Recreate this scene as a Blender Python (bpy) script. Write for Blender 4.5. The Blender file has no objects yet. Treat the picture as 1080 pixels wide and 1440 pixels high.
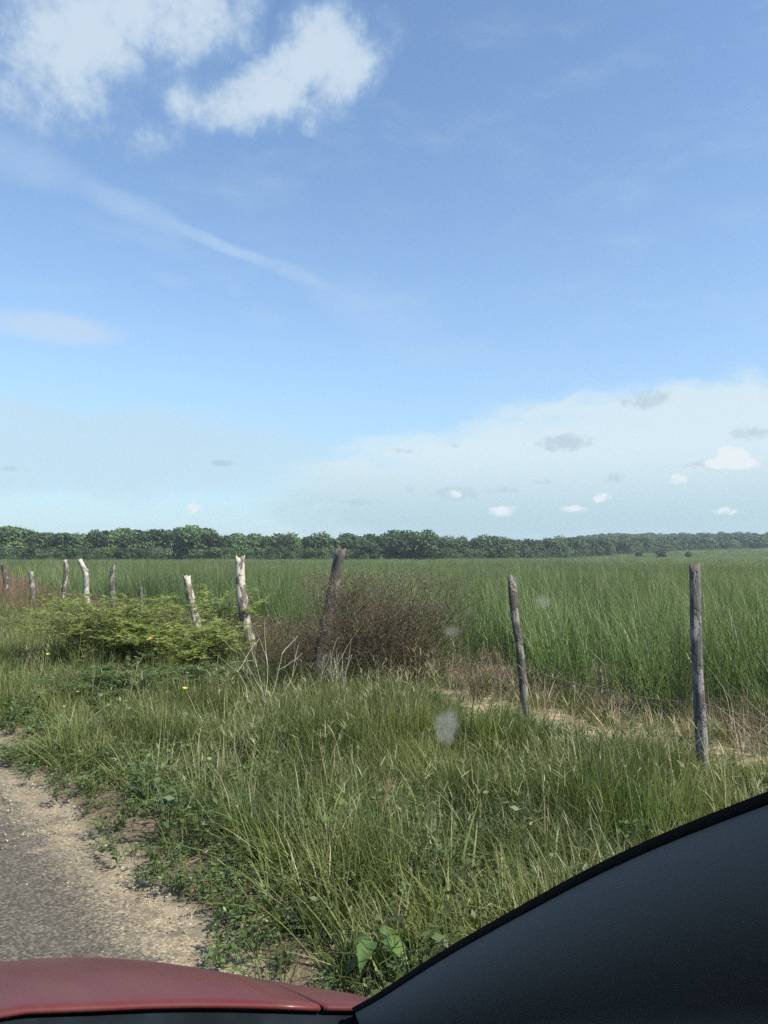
import bpy, bmesh, math, random
import numpy as np
from mathutils import Vector, Matrix, Euler

SEED = 11
rng = np.random.default_rng(SEED)
random.seed(SEED)
scene = bpy.context.scene
COL = scene.collection
R_ = math.radians

# ------------------------------------------------------------------ camera geometry
CZ = 1.40                      # the camera, held in front of the passenger seat
FPX = 1067.0                   # focal length in pixels of the 1080x1440 photograph
PITCH = math.atan(60 / FPX)    # looking slightly up
YAW = R_(38.0)                 # road direction is 38 degrees left of the view
RX, RY = math.cos(YAW), math.sin(YAW)       # across the road, towards the field
FX, FY = -math.sin(YAW), math.cos(YAW)      # along the road


def ray(px, py):
    u, v = (px - 540) / FPX, (720 - py) / FPX
    c, s = math.cos(PITCH), math.sin(PITCH)
    return np.array([u, c - v * s, s + v * c])


def at_depth(px, py, y):
    d = ray(px, py)
    return d[0] / d[1] * y, y, CZ + d[2] / d[1] * y


def at_ground(px, py, z=0.0):
    d = ray(px, py)
    t = (z - CZ) / d[2]
    return d[0] * t, d[1] * t


def azel(px, py):
    d = ray(px, py)
    return math.atan2(d[0], d[1]), math.atan2(d[2], math.hypot(d[0], d[1]))


def sl(x, y):
    return x * RX + y * RY, x * FX + y * FY


def xy(s, l):
    return s * RX + l * FX, s * RY + l * FY


# ------------------------------------------------------------------ value noise
def _hash(ix, iy, seed):
    n = (ix.astype(np.int64) * 374761393 + iy.astype(np.int64) * 668265263 + seed * 974634777) & 0x7fffffff
    n = ((n ^ (n >> 13)) * 1274126177) & 0x7fffffff
    return ((n ^ (n >> 16)) & 0xffff) / 65535.0


def vnoise(x, y, seed=0):
    x = np.asarray(x, float); y = np.asarray(y, float)
    ix, iy = np.floor(x), np.floor(y)
    fx, fy = x - ix, y - iy
    fx = fx * fx * (3 - 2 * fx); fy = fy * fy * (3 - 2 * fy)
    a = _hash(ix, iy, seed); b = _hash(ix + 1, iy, seed)
    c = _hash(ix, iy + 1, seed); d = _hash(ix + 1, iy + 1, seed)
    return (a * (1 - fx) + b * fx) * (1 - fy) + (c * (1 - fx) + d * fx) * fy


def fbm(x, y, seed=0, oct=4):
    r, a, tot = 0, 1.0, 0
    for i in range(oct):
        r = r + a * vnoise(np.asarray(x) * 2 ** i, np.asarray(y) * 2 ** i, seed + i * 17)
        tot += a; a *= 0.5
    return r / tot


def sstep(a, b, x):
    t = np.clip((np.asarray(x, float) - a) / (b - a), 0, 1)
    return t * t * (3 - 2 * t)


def terrain(x, y):
    x = np.asarray(x, float); y = np.asarray(y, float)
    s, l = sl(x, y)
    z = -0.10 * sstep(1.1, 3.5, s) + 0.05 * sstep(3.5, 5.2, s)
    z = z - 0.55 * sstep(6.5, 32, s)
    bump = sstep(1.2, 2.2, s) * (1 - sstep(40, 80, np.hypot(x, y)))
    z = z + bump * ((fbm(x * 0.9, y * 0.9, 3) - 0.5) * 0.16 + (fbm(x * 4, y * 4, 9, 2) - 0.5) * 0.05)
    z = z - 0.012 * np.clip(-s - 6.0, 0, 20)
    # the land lifts slowly towards the far wooded rise, ahead and to the right
    az = np.arctan2(x, y)
    dist = np.hypot(x, y)
    z = z + 12.5 * sstep(330, 820, dist) * sstep(0.10, 0.30, az) + 3.0 * sstep(240, 420, dist) * sstep(0.12, 0.32, az)
    return z


def tz(x, y):
    return float(terrain(np.array([x]), np.array([y]))[0])


# ------------------------------------------------------------------ object helpers
def tag(o, label=None, cat=None, group=None, kind=None):
    if label: o['label'] = label
    if cat: o['category'] = cat
    if group: o['group'] = group
    if kind: o['kind'] = kind
    return o


def empty(name, loc=(0, 0, 0), rz=0.0):
    o = bpy.data.objects.new(name, None)
    o.location = loc
    o.rotation_euler = (0, 0, rz)
    o.empty_display_size = 0.2
    COL.objects.link(o)
    return o


def link(name, me, parent=None, loc=None, collection=None):
    o = bpy.data.objects.new(name, me)
    (collection or COL).objects.link(o)
    if parent is not None: o.parent = parent
    if loc is not None: o.location = loc
    return o


class MB:
    """collects geometry for ONE mesh"""
    def __init__(self):
        self.v, self.f, self.n = [], [], 0
        self.rnd, self.t = [], []
        self.tri = []

    def add(self, V, F, rnd=0.5, t=None):
        V = np.asarray(V, float)
        self.v.append(V)
        for f in F:
            self.f.append(tuple(int(i) + self.n for i in f))
        self.rnd.append(np.full(len(V), rnd) if np.isscalar(rnd) else np.asarray(rnd, float))
        self.t.append(np.zeros(len(V)) if t is None else np.asarray(t, float))
        self.n += len(V)

    def tube(self, P, rad, sides=3, rnd=0.5, cap=True):
        P = np.asarray(P, float); k = len(P)
        rad = np.broadcast_to(np.asarray(rad, float), (k,))
        T = np.gradient(P, axis=0)
        T /= np.linalg.norm(T, axis=1)[:, None] + 1e-9
        up = np.array([0.31, 0.17, 0.93])
        if abs(T[0] @ up) > 0.95: up = np.array([1.0, 0.1, 0.05])
        A = np.cross(T, up); A /= np.linalg.norm(A, axis=1)[:, None] + 1e-9
        B = np.cross(T, A)
        ang = np.arange(sides) * 2 * math.pi / sides
        V = P[:, None, :] + rad[:, None, None] * (A[:, None, :] * np.cos(ang)[None, :, None] + B[:, None, :] * np.sin(ang)[None, :, None])
        F = []
        for i in range(k - 1):
            for j in range(sides):
                j2 = (j + 1) % sides
                F.append((i * sides + j, i * sides + j2, (i + 1) * sides + j2, (i + 1) * sides + j))
        if cap:
            F.append(tuple(range(sides))[::-1]); F.append(tuple((k - 1) * sides + j for j in range(sides)))
        self.add(V.reshape(-1, 3), F, rnd, np.repeat(np.linspace(0, 1, k), sides))

    def grid(self, V, rnd=0.5, flip=False, t=None):
        V = np.asarray(V, float); a, b = V.shape[:2]
        F = []
        for i in range(a - 1):
            for j in range(b - 1):
                q = (i * b + j, i * b + j + 1, (i + 1) * b + j + 1, (i + 1) * b + j)
                F.append(q[::-1] if flip else q)
        self.add(V.reshape(-1, 3), F, rnd, t)

    def box(self, c, sz, rnd=0.5):
        c = np.array(c); h = np.array(sz) / 2
        V = [c + h * np.array([i, j, k]) for i in (-1, 1) for j in (-1, 1) for k in (-1, 1)]
        self.add(V, [(0, 1, 3, 2), (4, 6, 7, 5), (0, 4, 5, 1), (2, 3, 7, 6), (0, 2, 6, 4), (1, 5, 7, 3)], rnd)

    def mesh(self, name, mat=None, smooth=False):
        me = bpy.data.meshes.new(name)
        V = np.concatenate(self.v) if self.v else np.zeros((0, 3))
        me.from_pydata(V.tolist(), [], self.f)
        a = me.attributes.new('rnd', 'FLOAT', 'POINT'); a.data.foreach_set('value', np.concatenate(self.rnd).astype(np.float32))
        a = me.attributes.new('tlen', 'FLOAT', 'POINT'); a.data.foreach_set('value', np.concatenate(self.t).astype(np.float32))
        if mat: me.materials.append(mat)
        if smooth:
            me.polygons.foreach_set('use_smooth', np.ones(len(me.polygons), bool))
        me.update()
        return me

    def build(self, name, mat=None, parent=None, smooth=False, bevel=0.0, loc=None):
        o = link(name, self.mesh(name, mat, smooth), parent, loc)
        if bevel:
            m = o.modifiers.new('bevel', 'BEVEL'); m.width = bevel; m.segments = 3; m.limit_method = 'ANGLE'; m.angle_limit = R_(40)
        return o

    # many blades at once -------------------------------------------------
    def blades(self, base, h, w, lean, phi, droop, seg=4, rnd=None, tw=None, taper=1.6, base_w=0.55):
        base = np.asarray(base, float); n = len(base)
        h, w, lean, phi, droop = [np.broadcast_to(np.asarray(q, float), (n,)) for q in (h, w, lean, phi, droop)]
        rnd = rng.random(n) if rnd is None else rnd
        t = np.linspace(0, 1, seg + 1)
        th = lean[:, None] + droop[:, None] * t[None, :] ** 1.7
        ds = h[:, None] / seg
        dx = np.sin(th) * ds; dz = np.cos(th) * ds
        ox = np.concatenate([np.zeros((n, 1)), np.cumsum((dx[:, 1:] + dx[:, :-1]) / 2, 1)], 1)
        oz = np.concatenate([np.zeros((n, 1)), np.cumsum((dz[:, 1:] + dz[:, :-1]) / 2, 1)], 1)
        D = np.stack([np.cos(phi), np.sin(phi)], 1)
        tw = rng.normal(0, 0.5, n) if tw is None else tw
        S = np.stack([-np.sin(phi + tw), np.cos(phi + tw)], 1)
        C = np.zeros((n, seg + 1, 3))
        C[:, :, :2] = base[:, None, :2] + ox[:, :, None] * D[:, None, :]
        C[:, :, 2] = base[:, 2, None] + oz
        prof = (base_w + (1 - base_w) * np.minimum(t * 4, 1)) * (1 - t ** taper) + 0.03
        hw = w[:, None] * prof[None, :] / 2
        L = C.copy(); Rr = C.copy()
        L[:, :, :2] -= S[:, None, :] * hw[:, :, None]; Rr[:, :, :2] += S[:, None, :] * hw[:, :, None]
        V = np.stack([L, Rr], 2).reshape(n, -1, 3)
        m = 2 * (seg + 1)
        q = np.array([[2 * i, 2 * i + 1, 2 * i + 3, 2 * i + 2] for i in range(seg)])
        F = (q[None] + (np.arange(n) * m)[:, None, None]).reshape(-1, 4)
        self.add(V.reshape(-1, 3), F, np.repeat(rnd, m), np.tile(np.repeat(t, 2), n))
        return C

    def leaves(self, P, size, aspect=0.5, flat=0.4, rnd=None, axis=None):
        """many small rhombic leaves centred on points P"""
        P = np.asarray(P, float); n = len(P)
        size = np.broadcast_to(np.asarray(size, float), (n,))
        rnd = rng.random(n) if rnd is None else rnd
        a = rng.normal(0, 1, (n, 3)) if axis is None else np.asarray(axis, float) + rng.normal(0, 0.25, (n, 3))
        a[:, 2] *= flat
        a /= np.linalg.norm(a, axis=1)[:, None] + 1e-9
        b = np.cross(a, rng.normal(0, 1, (n, 3)) * np.array([.6, .6, 1.5])); b /= np.linalg.norm(b, axis=1)[:, None] + 1e-9
        sa = a * size[:, None] / 2; sb = b * size[:, None] * aspect / 2
        V = np.stack([P - sa, P + sb * 0.9, P + sa, P - sb * 0.9], 1)
        F = np.arange(4 * n).reshape(n, 4)
        self.add(V.reshape(-1, 3), F, np.repeat(rnd, 4), np.tile([0, .5, 1, .5], n))


# ------------------------------------------------------------------ node helpers
def new_mat(name):
    m = bpy.data.materials.new(name)
    m.use_nodes = True
    nt = m.node_tree
    nt.nodes.clear()
    out = nt.nodes.new('ShaderNodeOutputMaterial')
    return m, nt, out


class NB:
    def __init__(self, nt): self.nt = nt
    def n(self, typ, **kw):
        nd = self.nt.nodes.new(typ)
        for k, v in kw.items(): setattr(nd, k, v)
        return nd
    def put(self, sock, v):
        if isinstance(v, bpy.types.NodeSocket): self.nt.links.new(v, sock)
        elif v is not None:
            if sock.type == 'RGBA' and len(v) == 3: v = (*v, 1)
            sock.default_value = v
    def m(self, op, a, b=None, c=None, clamp=False):
        nd = self.n('ShaderNodeMath', operation=op); nd.use_clamp = clamp
        self.put(nd.inputs[0], a); self.put(nd.inputs[1], b)
        if c is not None: self.put(nd.inputs[2], c)
        return nd.outputs[0]
    def ss(self, a, b, x, lo=0.0, hi=1.0):
        nd = self.n('ShaderNodeMapRange', interpolation_type='SMOOTHSTEP')
        for i, v in enumerate((x, a, b, lo, hi)): self.put(nd.inputs[i], v)
        return nd.outputs[0]
    def mix(self, f, a, b, blend='MIX'):
        nd = self.n('ShaderNodeMix', data_type='RGBA', blend_type=blend)
        self.put(nd.inputs[0], f); self.put(nd.inputs[6], a); self.put(nd.inputs[7], b)
        return nd.outputs[2]
    def noise(self, vec=None, scale=5, detail=4, rough=0.55, dist=0.0, out=0):
        nd = self.n('ShaderNodeTexNoise')
        if vec is not None: self.put(nd.inputs['Vector'], vec)
        nd.inputs['Scale'].default_value = scale; nd.inputs['Detail'].default_value = detail
        nd.inputs['Roughness'].default_value = rough; nd.inputs['Distortion'].default_value = dist
        return nd.outputs[out]
    def vor(self, vec=None, scale=5, feature='F1', out=0, rand=1.0):
        nd = self.n('ShaderNodeTexVoronoi', feature=feature)
        if vec is not None: self.put(nd.inputs['Vector'], vec)
        nd.inputs['Scale'].default_value = scale
        nd.inputs['Randomness'].default_value = rand
        return nd.outputs[out]
    def attr(self, name, out=2):
        nd = self.n('ShaderNodeAttribute', attribute_name=name); return nd.outputs[out]
    def mapv(self, vec, scale=(1, 1, 1), rot=(0, 0, 0), loc=(0, 0, 0)):
        nd = self.n('ShaderNodeMapping'); self.put(nd.inputs[0], vec)
        nd.inputs['Scale'].default_value = scale; nd.inputs['Rotation'].default_value = rot; nd.inputs['Location'].default_value = loc
        return nd.outputs[0]
    def link(self, a, b): self.nt.links.new(a, b)
    def bump(self, h, strength=0.5, dist=0.01):
        nd = self.n('ShaderNodeBump'); self.put(nd.inputs['Height'], h)
        nd.inputs['Strength'].default_value = strength; nd.inputs['Distance'].default_value = dist
        return nd.outputs[0]


def leaf_mat(name, c1, c2, patch=None, patch_scale=0.5, tip=None, tip_at=0.8, trans=0.42, gloss=0.35, rough=0.45, objvar=0.35, objpatch=None):
    """foliage: colour varies by blade, by plant, by patch of ground and dries at the tip"""
    m, nt, out = new_mat(name); b = NB(nt)
    col = b.mix(b.attr('rnd'), c1, c2)
    oi = b.n('ShaderNodeObjectInfo')
    geo = b.n('ShaderNodeNewGeometry')
    if patch is not None:
        f = b.ss(0.42, 0.66, b.noise(geo.outputs['Position'], patch_scale, 3))
        dk = b.ss(0.40, 0.62, b.noise(b.mapv(geo.outputs['Position'], loc=(31, 17, 5)), patch_scale * 2.1, 3))
        col = b.mix(b.m('MULTIPLY', dk, .38), col, tuple(q * .62 for q in c1))
        col = b.mix(f, col, patch)
    if objpatch is not None:
        col = b.mix(b.ss(0.6, 0.95, oi.outputs['Random']), col, objpatch)
    if tip is not None:
        f = b.m('MULTIPLY', b.ss(tip_at - 0.25, 1.0, b.attr('tlen')), b.ss(0.35, 0.9, b.attr('rnd')))
        col = b.mix(f, col, tip)
    val = b.m('MULTIPLY_ADD', oi.outputs['Random'], objvar * 2, 1 - objvar)
    hsv = b.n('ShaderNodeHueSaturation'); b.put(hsv.inputs['Value'], val); b.put(hsv.inputs['Color'], col)
    p = b.n('ShaderNodeBsdfPrincipled')
    b.put(p.inputs['Base Color'], hsv.outputs[0]); p.inputs['Roughness'].default_value = rough
    p.inputs['Specular IOR Level'].default_value = gloss
    tr = b.n('ShaderNodeBsdfTranslucent')
    tc = b.mix(1.0, hsv.outputs[0], (1.15, 1.2, 0.6), 'MULTIPLY'); b.put(tr.inputs['Color'], tc)
    mx = b.n('ShaderNodeMixShader'); mx.inputs[0].default_value = trans
    b.link(p.outputs[0], mx.inputs[1]); b.link(tr.outputs[0], mx.inputs[2]); b.link(mx.outputs[0], out.inputs[0])
    return m


def plain(name, col, rough=0.6, metal=0.0, spec=0.5, coat=0.0, grain=0.0, grain_scale=200, var=0.0, var_scale=6):
    m, nt, out = new_mat(name); b = NB(nt)
    p = b.n('ShaderNodeBsdfPrincipled')
    tc = b.n('ShaderNodeTexCoord')
    c = (*col, 1)
    if var:
        n1 = b.noise(tc.outputs['Object'], var_scale, 5)
        c = b.mix(b.ss(0.3, 0.7, n1), tuple(q * (1 - var) for q in col), tuple(min(1, q * (1 + var)) for q in col))
    b.put(p.inputs['Base Color'], c)
    p.inputs['Roughness'].default_value = rough; p.inputs['Metallic'].default_value = metal
    p.inputs['Specular IOR Level'].default_value = spec
    p.inputs['Coat Weight'].default_value = coat; p.inputs['Coat Roughness'].default_value = 0.12
    if grain:
        b.put(p.inputs['Normal'], b.bump(b.noise(tc.outputs['Object'], grain_scale, 3), grain, 0.002))
    b.link(p.outputs[0], out.inputs[0])
    return m


# ------------------------------------------------------------------ world
SUN_EL, SUN_AZ = R_(49), R_(122)      # clockwise from the view direction: to the right, a little behind


def build_world():
    w = bpy.data.worlds.new('World'); scene.world = w
    w.use_nodes = True
    nt = w.node_tree; nt.nodes.clear(); b = NB(nt)
    out = b.n('ShaderNodeOutputWorld'); bg = b.n('ShaderNodeBackground')
    STR = 0.115
    bg.inputs[1].default_value = STR
    sky = b.n('ShaderNodeTexSky', sky_type='NISHITA')
    sky.sun_disc = False; sky.sun_elevation = SUN_EL; sky.sun_rotation = SUN_AZ
    sky.altitude = 0; sky.air_density = 1.0; sky.dust_density = 0.7; sky.ozone_density = 2.2
    tc = b.n('ShaderNodeTexCoord')
    sep = b.n('ShaderNodeSeparateXYZ'); b.link(tc.outputs['Generated'], sep.inputs[0])
    az = b.m('ARCTAN2', sep.outputs[0], sep.outputs[1]); el = b.m('ARCSINE', sep.outputs[2])
    cmb = b.n('ShaderNodeCombineXYZ'); b.put(cmb.inputs[0], az); b.put(cmb.inputs[1], el)
    P0 = cmb.outputs[0]
    wob = b.noise(P0, 9, 5, 0.6, out=1)
    vs = b.n('ShaderNodeVectorMath', operation='SUBTRACT'); b.put(vs.inputs[0], wob); vs.inputs[1].default_value = (.5, .5, .5)
    vm = b.n('ShaderNodeVectorMath', operation='SCALE'); b.link(vs.outputs[0], vm.inputs[0]); vm.inputs['Scale'].default_value = 0.07
    va = b.n('ShaderNodeVectorMath', operation='ADD'); b.link(P0, va.inputs[0]); b.link(vm.outputs[0], va.inputs[1])
    P1 = va.outputs[0]
    s1 = b.n('ShaderNodeSeparateXYZ'); b.link(P1, s1.inputs[0])
    vm2 = b.n('ShaderNodeVectorMath', operation='SCALE'); b.link(vs.outputs[0], vm2.inputs[0]); vm2.inputs['Scale'].default_value = 0.02
    va2 = b.n('ShaderNodeVectorMath', operation='ADD'); b.link(P0, va2.inputs[0]); b.link(vm2.outputs[0], va2.inputs[1])
    s2 = b.n('ShaderNodeSeparateXYZ'); b.link(va2.outputs[0], s2.inputs[0])

    def blob(px, py, rx, ry, st, small=False, rot=0.0):
        a0, e0 = azel(px, py)
        ra, re = rx / FPX, ry / FPX
        s = s2 if small else s1
        dx = b.m('SUBTRACT', s.outputs[0], a0); dy = b.m('SUBTRACT', s.outputs[1], e0)
        if rot:
            c, sn = math.cos(rot), math.sin(rot)
            dx, dy = (b.m('ADD', b.m('MULTIPLY', dx, c), b.m('MULTIPLY', dy, sn)),
                      b.m('SUBTRACT', b.m('MULTIPLY', dy, c), b.m('MULTIPLY', dx, sn)))
        d2 = b.m('ADD', b.m('POWER', b.m('ABSOLUTE', b.m('DIVIDE', dx, ra)), 2.0), b.m('POWER', b.m('ABSOLUTE', b.m('DIVIDE', dy, re)), 2.0))
        return b.m('MULTIPLY', b.m('SUBTRACT', 1.0, d2, clamp=True), st)

    def union(items):
        r = items[0]
        for q in items[1:]: r = b.m('MAXIMUM', r, q)
        return r

    det = b.noise(P0, 16, 9, 0.6, 0.3)
    fine = b.noise(P0, 38, 6, 0.62)
    tiny = b.noise(P0, 95, 6, .6)
    # cumulus overhead, upper left
    big = union([blob(100, 60, 120, 95, 1.0), blob(40, 100, 110, 80, .6), blob(225, 15, 160, 78, .95), blob(330, 0, 70, 50, .6), blob(40, 0, 120, 40, .5),
                 blob(395, 112, 175, 50, 1.0, False, .38), blob(465, 82, 85, 78, .95), blob(285, 150, 75, 30, .6), blob(440, 140, 60, 45, .6), blob(190, 186, 85, 32, .42), blob(520, 50, 60, 40, .3)])
    dn = b.m('ADD', b.m('ADD', big, b.m('MULTIPLY_ADD', det, 1.3, -0.50)), b.m('ADD', b.m('MULTIPLY_ADD', fine, .6, -.3), b.m('MULTIPLY_ADD', tiny, .35, -.175)))
    m_big = b.m('MULTIPLY', b.ss(0.04, 1.0, dn), b.ss(0.0, 0.22, big))
    # faint scraps
    faint = union([blob(70, 460, 115, 26, 1.5, True), blob(242, 392, 48, 14, .6, True), blob(372, 446, 55, 24, .55, True), blob(332, 405, 20, 16, .5, True),
                   blob(540, 517, 40, 10, .4, True), blob(340, 578, 110, 9, .35, True)])
    m_f = b.m('MULTIPLY', b.ss(0.1, 1.3, b.m('MULTIPLY', faint, b.m('ADD', det, 0.35))), 0.62)
    # thin streak of high cloud
    def seg(p, q, wpx, st):
        a0, e0 = azel(*p); a1, e1 = azel(*q)
        L = math.hypot(a1 - a0, e1 - e0)
        return blob((p[0] + q[0]) / 2, (p[1] + q[1]) / 2, L * FPX * 0.62, wpx, st, True, math.atan2(e1 - e0, a1 - a0))
    streak = union([seg((-60, 185), (130, 264), 30, .62), seg((90, 250), (260, 324), 19, .7), seg((220, 308), (400, 378), 9, 1.0), seg((360, 364), (480, 406), 12, .75),
                    seg((440, 395), (620, 480), 44, .35)])
    m_s = b.m('MULTIPLY', b.m('MULTIPLY', streak, b.m('MULTIPLY_ADD', fine, 0.9, 0.3)), 0.62)
    # the low white sheet on the right, and its thin arm on the left
    pst = b.mapv(P1, (5.0, 17.0, 1.0), (0, 0, R_(-9)))
    lay = b.noise(pst, 1.0, 8, 0.6)
    sheet = union([blob(1060, 690, 560, 175, 1.0), blob(820, 690, 420, 125, 1.0), blob(560, 700, 220, 80, .7), blob(640, 640, 200, 45, .8), blob(1010, 575, 210, 48, .95)])
    m_sh = b.m('MULTIPLY', b.ss(0.05, 0.75, b.m('ADD', sheet, b.m('MULTIPLY_ADD', lay, 1.9, -0.85))), b.ss(0, .3, sheet))
    left = union([blob(120, 640, 420, 62, 1.0), blob(120, 590, 300, 24, .7)])
    m_l = b.m('MULTIPLY', b.ss(0.2, 1.1, b.m('ADD', left, b.m('MULTIPLY_ADD', lay, 1.2, -0.34))), 0.75)
    thin = union([blob(620, 492, 180, 24, .8), blob(870, 462, 100, 12, .5), blob(600, 580, 130, 10, .5), blob(560, 300, 300, 40, .35, False, R_(-25))])
    m_t = b.m('MULTIPLY', b.ss(0.25, 1.0, b.m('ADD', thin, b.m('MULTIPLY_ADD', lay, 1.0, -0.5))), 0.22)
    # small low cumulus, some lit, some only grey undersides
    gl = [(792, 622, 50, 15, 1), (905, 563, 46, 15, .9), (1050, 610, 34, 12, .9), (318, 652, 26, 6, .8), (640, 694, 50, 13, .8), (995, 656, 36, 9, .9),
          (705, 690, 36, 9, .6), (862, 672, 22, 9, .6), (565, 634, 26, 5, .6), (636, 626, 16, 4, .5), (500, 705, 60, 7, .5), (10, 657, 30, 5, .6), (760, 677, 22, 6, .6), (575, 686, 12, 9, .5)]
    gray = union([blob(*g, True) for g in gl])
    m_g = b.m('MULTIPLY', b.ss(0.0, 0.9, b.m('ADD', gray, b.m('ADD', b.m('MULTIPLY_ADD', fine, 1.2, -0.75), b.m('MULTIPLY_ADD', tiny, 1.6, -.8)))), b.ss(0, .3, gray))
    wl = [(1010, 654, 24, 9, 1), (1030, 646, 26, 20, 1.2), (1052, 653, 22, 11, 1), (1020, 638, 15, 13, 1), (273, 715, 14, 9, .9), (706, 719, 26, 8, .8), (845, 698, 18, 8, .8), (955, 675, 13, 9, .8), (1018, 718, 24, 7, .6),
          (806, 715, 22, 7, .7), (640, 694, 18, 8, .6), (985, 660, 30, 6, .4)]
    white = union([blob(*g, True) for g in wl])
    m_w = b.m('MULTIPLY', b.ss(0.0, 0.75, b.m('ADD', white, b.m('ADD', b.m('MULTIPLY_ADD', fine, .8, -0.5), b.m('MULTIPLY_ADD', tiny, 1.8, -.9)))), b.ss(0, .3, white))
    k = 1 / (STR * 2 ** EXPO)
    def lin(r, g, bb): return tuple(((q / 255 + .055) / 1.055) ** 2.4 * k for q in (r, g, bb))
    # the sky itself, a little paler and bluer than clear mountain air
    col = b.mix(1.0, sky.outputs[0], SKY_TINT, 'MULTIPLY')
    pale = b.ss(0.62, 0.0, el)
    col = b.mix(b.m('MULTIPLY', pale, 0.28), col, lin(178, 207, 233))
    low = b.ss(0.30, 0.0, el)
    col = b.mix(b.m('MULTIPLY', low, 0.55), col, lin(168, 203, 220))
    col = b.mix(b.m('MULTIPLY', m_l, 1.0), col, lin(200, 226, 240))
    col = b.mix(m_t, col, lin(190, 216, 240))
    col = b.mix(b.m('MULTIPLY', m_s, 1.0), col, lin(196, 220, 245))
    shc = b.mix(b.ss(0.14, 0.02, el), lin(224, 240, 247), lin(180, 209, 218))
    col = b.mix(b.m('MULTIPLY', m_sh, 0.86), col, shc)
    col = b.mix(m_f, col, lin(206, 223, 240))
    cc = b.mix(b.ss(.25, 1.15, dn), lin(150, 182, 222), lin(214, 229, 243))
    col = b.mix(b.m('MULTIPLY', m_big, 0.88), col, cc)
    col = b.mix(b.m('MULTIPLY', m_g, 0.5), col, lin(166, 190, 204))
    col = b.mix(b.m('MULTIPLY', m_w, 0.95), col, lin(240, 246, 249))
    b.put(bg.inputs[0], col)
    b.link(bg.outputs[0], out.inputs[0])
    w.cycles.sampling_method = 'MANUAL'; w.cycles.sample_map_resolution = 512


SKY_TINT = (0.91, 0.96, 0.99)
EXPO = 0.99
build_world()
sd = bpy.data.lights.new('sun', 'SUN'); sd.energy = 4.5; sd.angle = R_(0.53); sd.color = (1.0, 0.93, 0.80)
so = bpy.data.objects.new('sun', sd); COL.objects.link(so)
sdir = Vector((math.sin(SUN_AZ) * math.cos(SUN_EL), math.cos(SUN_AZ) * math.cos(SUN_EL), math.sin(SUN_EL)))
so.rotation_euler = (-sdir).to_track_quat('-Z', 'Y').to_euler()
so.location = (0, 0, 60)

cd = bpy.data.cameras.new('camera'); cam = bpy.data.objects.new('camera', cd); COL.objects.link(cam)
cd.sensor_fit = 'VERTICAL'; cd.sensor_height = 24; cd.sensor_width = 18; cd.lens = 24 * FPX / 1440
cd.clip_start = 0.01; cd.clip_end = 12000
cam.location = (0, 0, CZ); cam.rotation_euler = (R_(90) + PITCH, 0, 0)
scene.camera = cam
scene.render.resolution_x, scene.render.resolution_y = 768, 1024
scene.view_settings.view_transform = 'Standard'; scene.view_settings.look = 'None'
scene.view_settings.exposure = EXPO; scene.view_settings.gamma = 1.0
cy = scene.cycles
cy.max_bounces = 6; cy.diffuse_bounces = 3; cy.glossy_bounces = 2; cy.transmission_bounces = 3; cy.transparent_max_bounces = 12; cy.volume_bounces = 0
cy.use_denoising = False
cy.caustics_reflective = False; cy.caustics_refractive = False
cy.sample_clamp_indirect = 4

# ------------------------------------------------------------------ ground
def sl_of_position(b):
    geo = b.n('ShaderNodeNewGeometry')
    pr = b.mapv(geo.outputs['Position'], (1, 1, 1), (0, 0, -YAW))
    s = b.n('ShaderNodeSeparateXYZ'); b.link(pr, s.inputs[0])
    return geo.outputs['Position'], s.outputs[0], s.outputs[1]


def ground_material():
    m, nt, out = new_mat('verge_soil'); b = NB(nt)
    pos, s, l = sl_of_position(b)
    n1 = b.noise(pos, 1.6, 6, 0.6); n2 = b.noise(pos, 14, 6, 0.65); n3 = b.noise(pos, 70, 4, 0.6)
    soil = b.mix(b.ss(.35, .65, n2), (.075, .058, .040), (.145, .115, .078))
    soil = b.mix(b.ss(.5, .68, n3), soil, (.20, .165, .115))
    sand = b.mix(b.ss(.3, .7, n2), (.200, .168, .120), (.31, .262, .190))
    sand = b.mix(b.ss(.55, .75, n3), sand, (.12, .10, .075))
    # sand washed off the road edge
    edge = b.m('ADD', s, b.m('MULTIPLY_ADD', n1, 0.55, -0.27))
    edge = b.m('ADD', edge, b.m('MULTIPLY_ADD', n2, 0.22, -0.11))
    f = b.m('SUBTRACT', 1.0, b.ss(1.24, 1.42, edge))
    col = b.mix(f, soil, sand)
    # bare pale track beyond the fence
    tr = b.m('ABSOLUTE', b.m('SUBTRACT', b.m('ADD', s, b.m('MULTIPLY_ADD', n1, .5, -.25)), 5.35))
    g = b.m('SUBTRACT', 1.0, b.ss(0.25, 0.65, tr))
    col = b.mix(b.m('MULTIPLY', g, b.ss(.3, .55, n1)), col, b.mix(b.ss(.35, .65, n2), (.24, .19, .125), (.42, .34, .235)))
    # the cane field floor
    col = b.mix(b.ss(20, 60, s), col, (.05, .075, .03))
    col = b.mix(b.ss(-5.9, -6.6, b.m('ADD', s, b.m('MULTIPLY_ADD', n1, 1.0, -.5))), col, b.mix(b.ss(.35, .65, n2), (.045, .065, .026), (.085, .105, .04)))
    p = b.n('ShaderNodeBsdfPrincipled'); b.put(p.inputs['Base Color'], col); p.inputs['Roughness'].default_value = 0.95
    p.inputs['Specular IOR Level'].default_value = 0.1
    h = b.m('ADD', b.m('MULTIPLY', n2, 1.0), b.m('MULTIPLY', n3, 0.5))
    b.put(p.inputs['Normal'], b.bump(h, 0.8, 0.02))
    b.link(p.outputs[0], out.inputs[0])
    return m


def graded(lo, hi, step, far, g=1.13):
    a = list(np.arange(lo, hi + 1e-6, step))
    d, x = step, a[-1]
    while x < far: d *= g; x += d; a.append(x)
    d, x, pre = step, a[0], []
    while x > -far: d *= g; x -= d; pre.append(x)
    return np.array(pre[::-1] + a)


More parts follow.
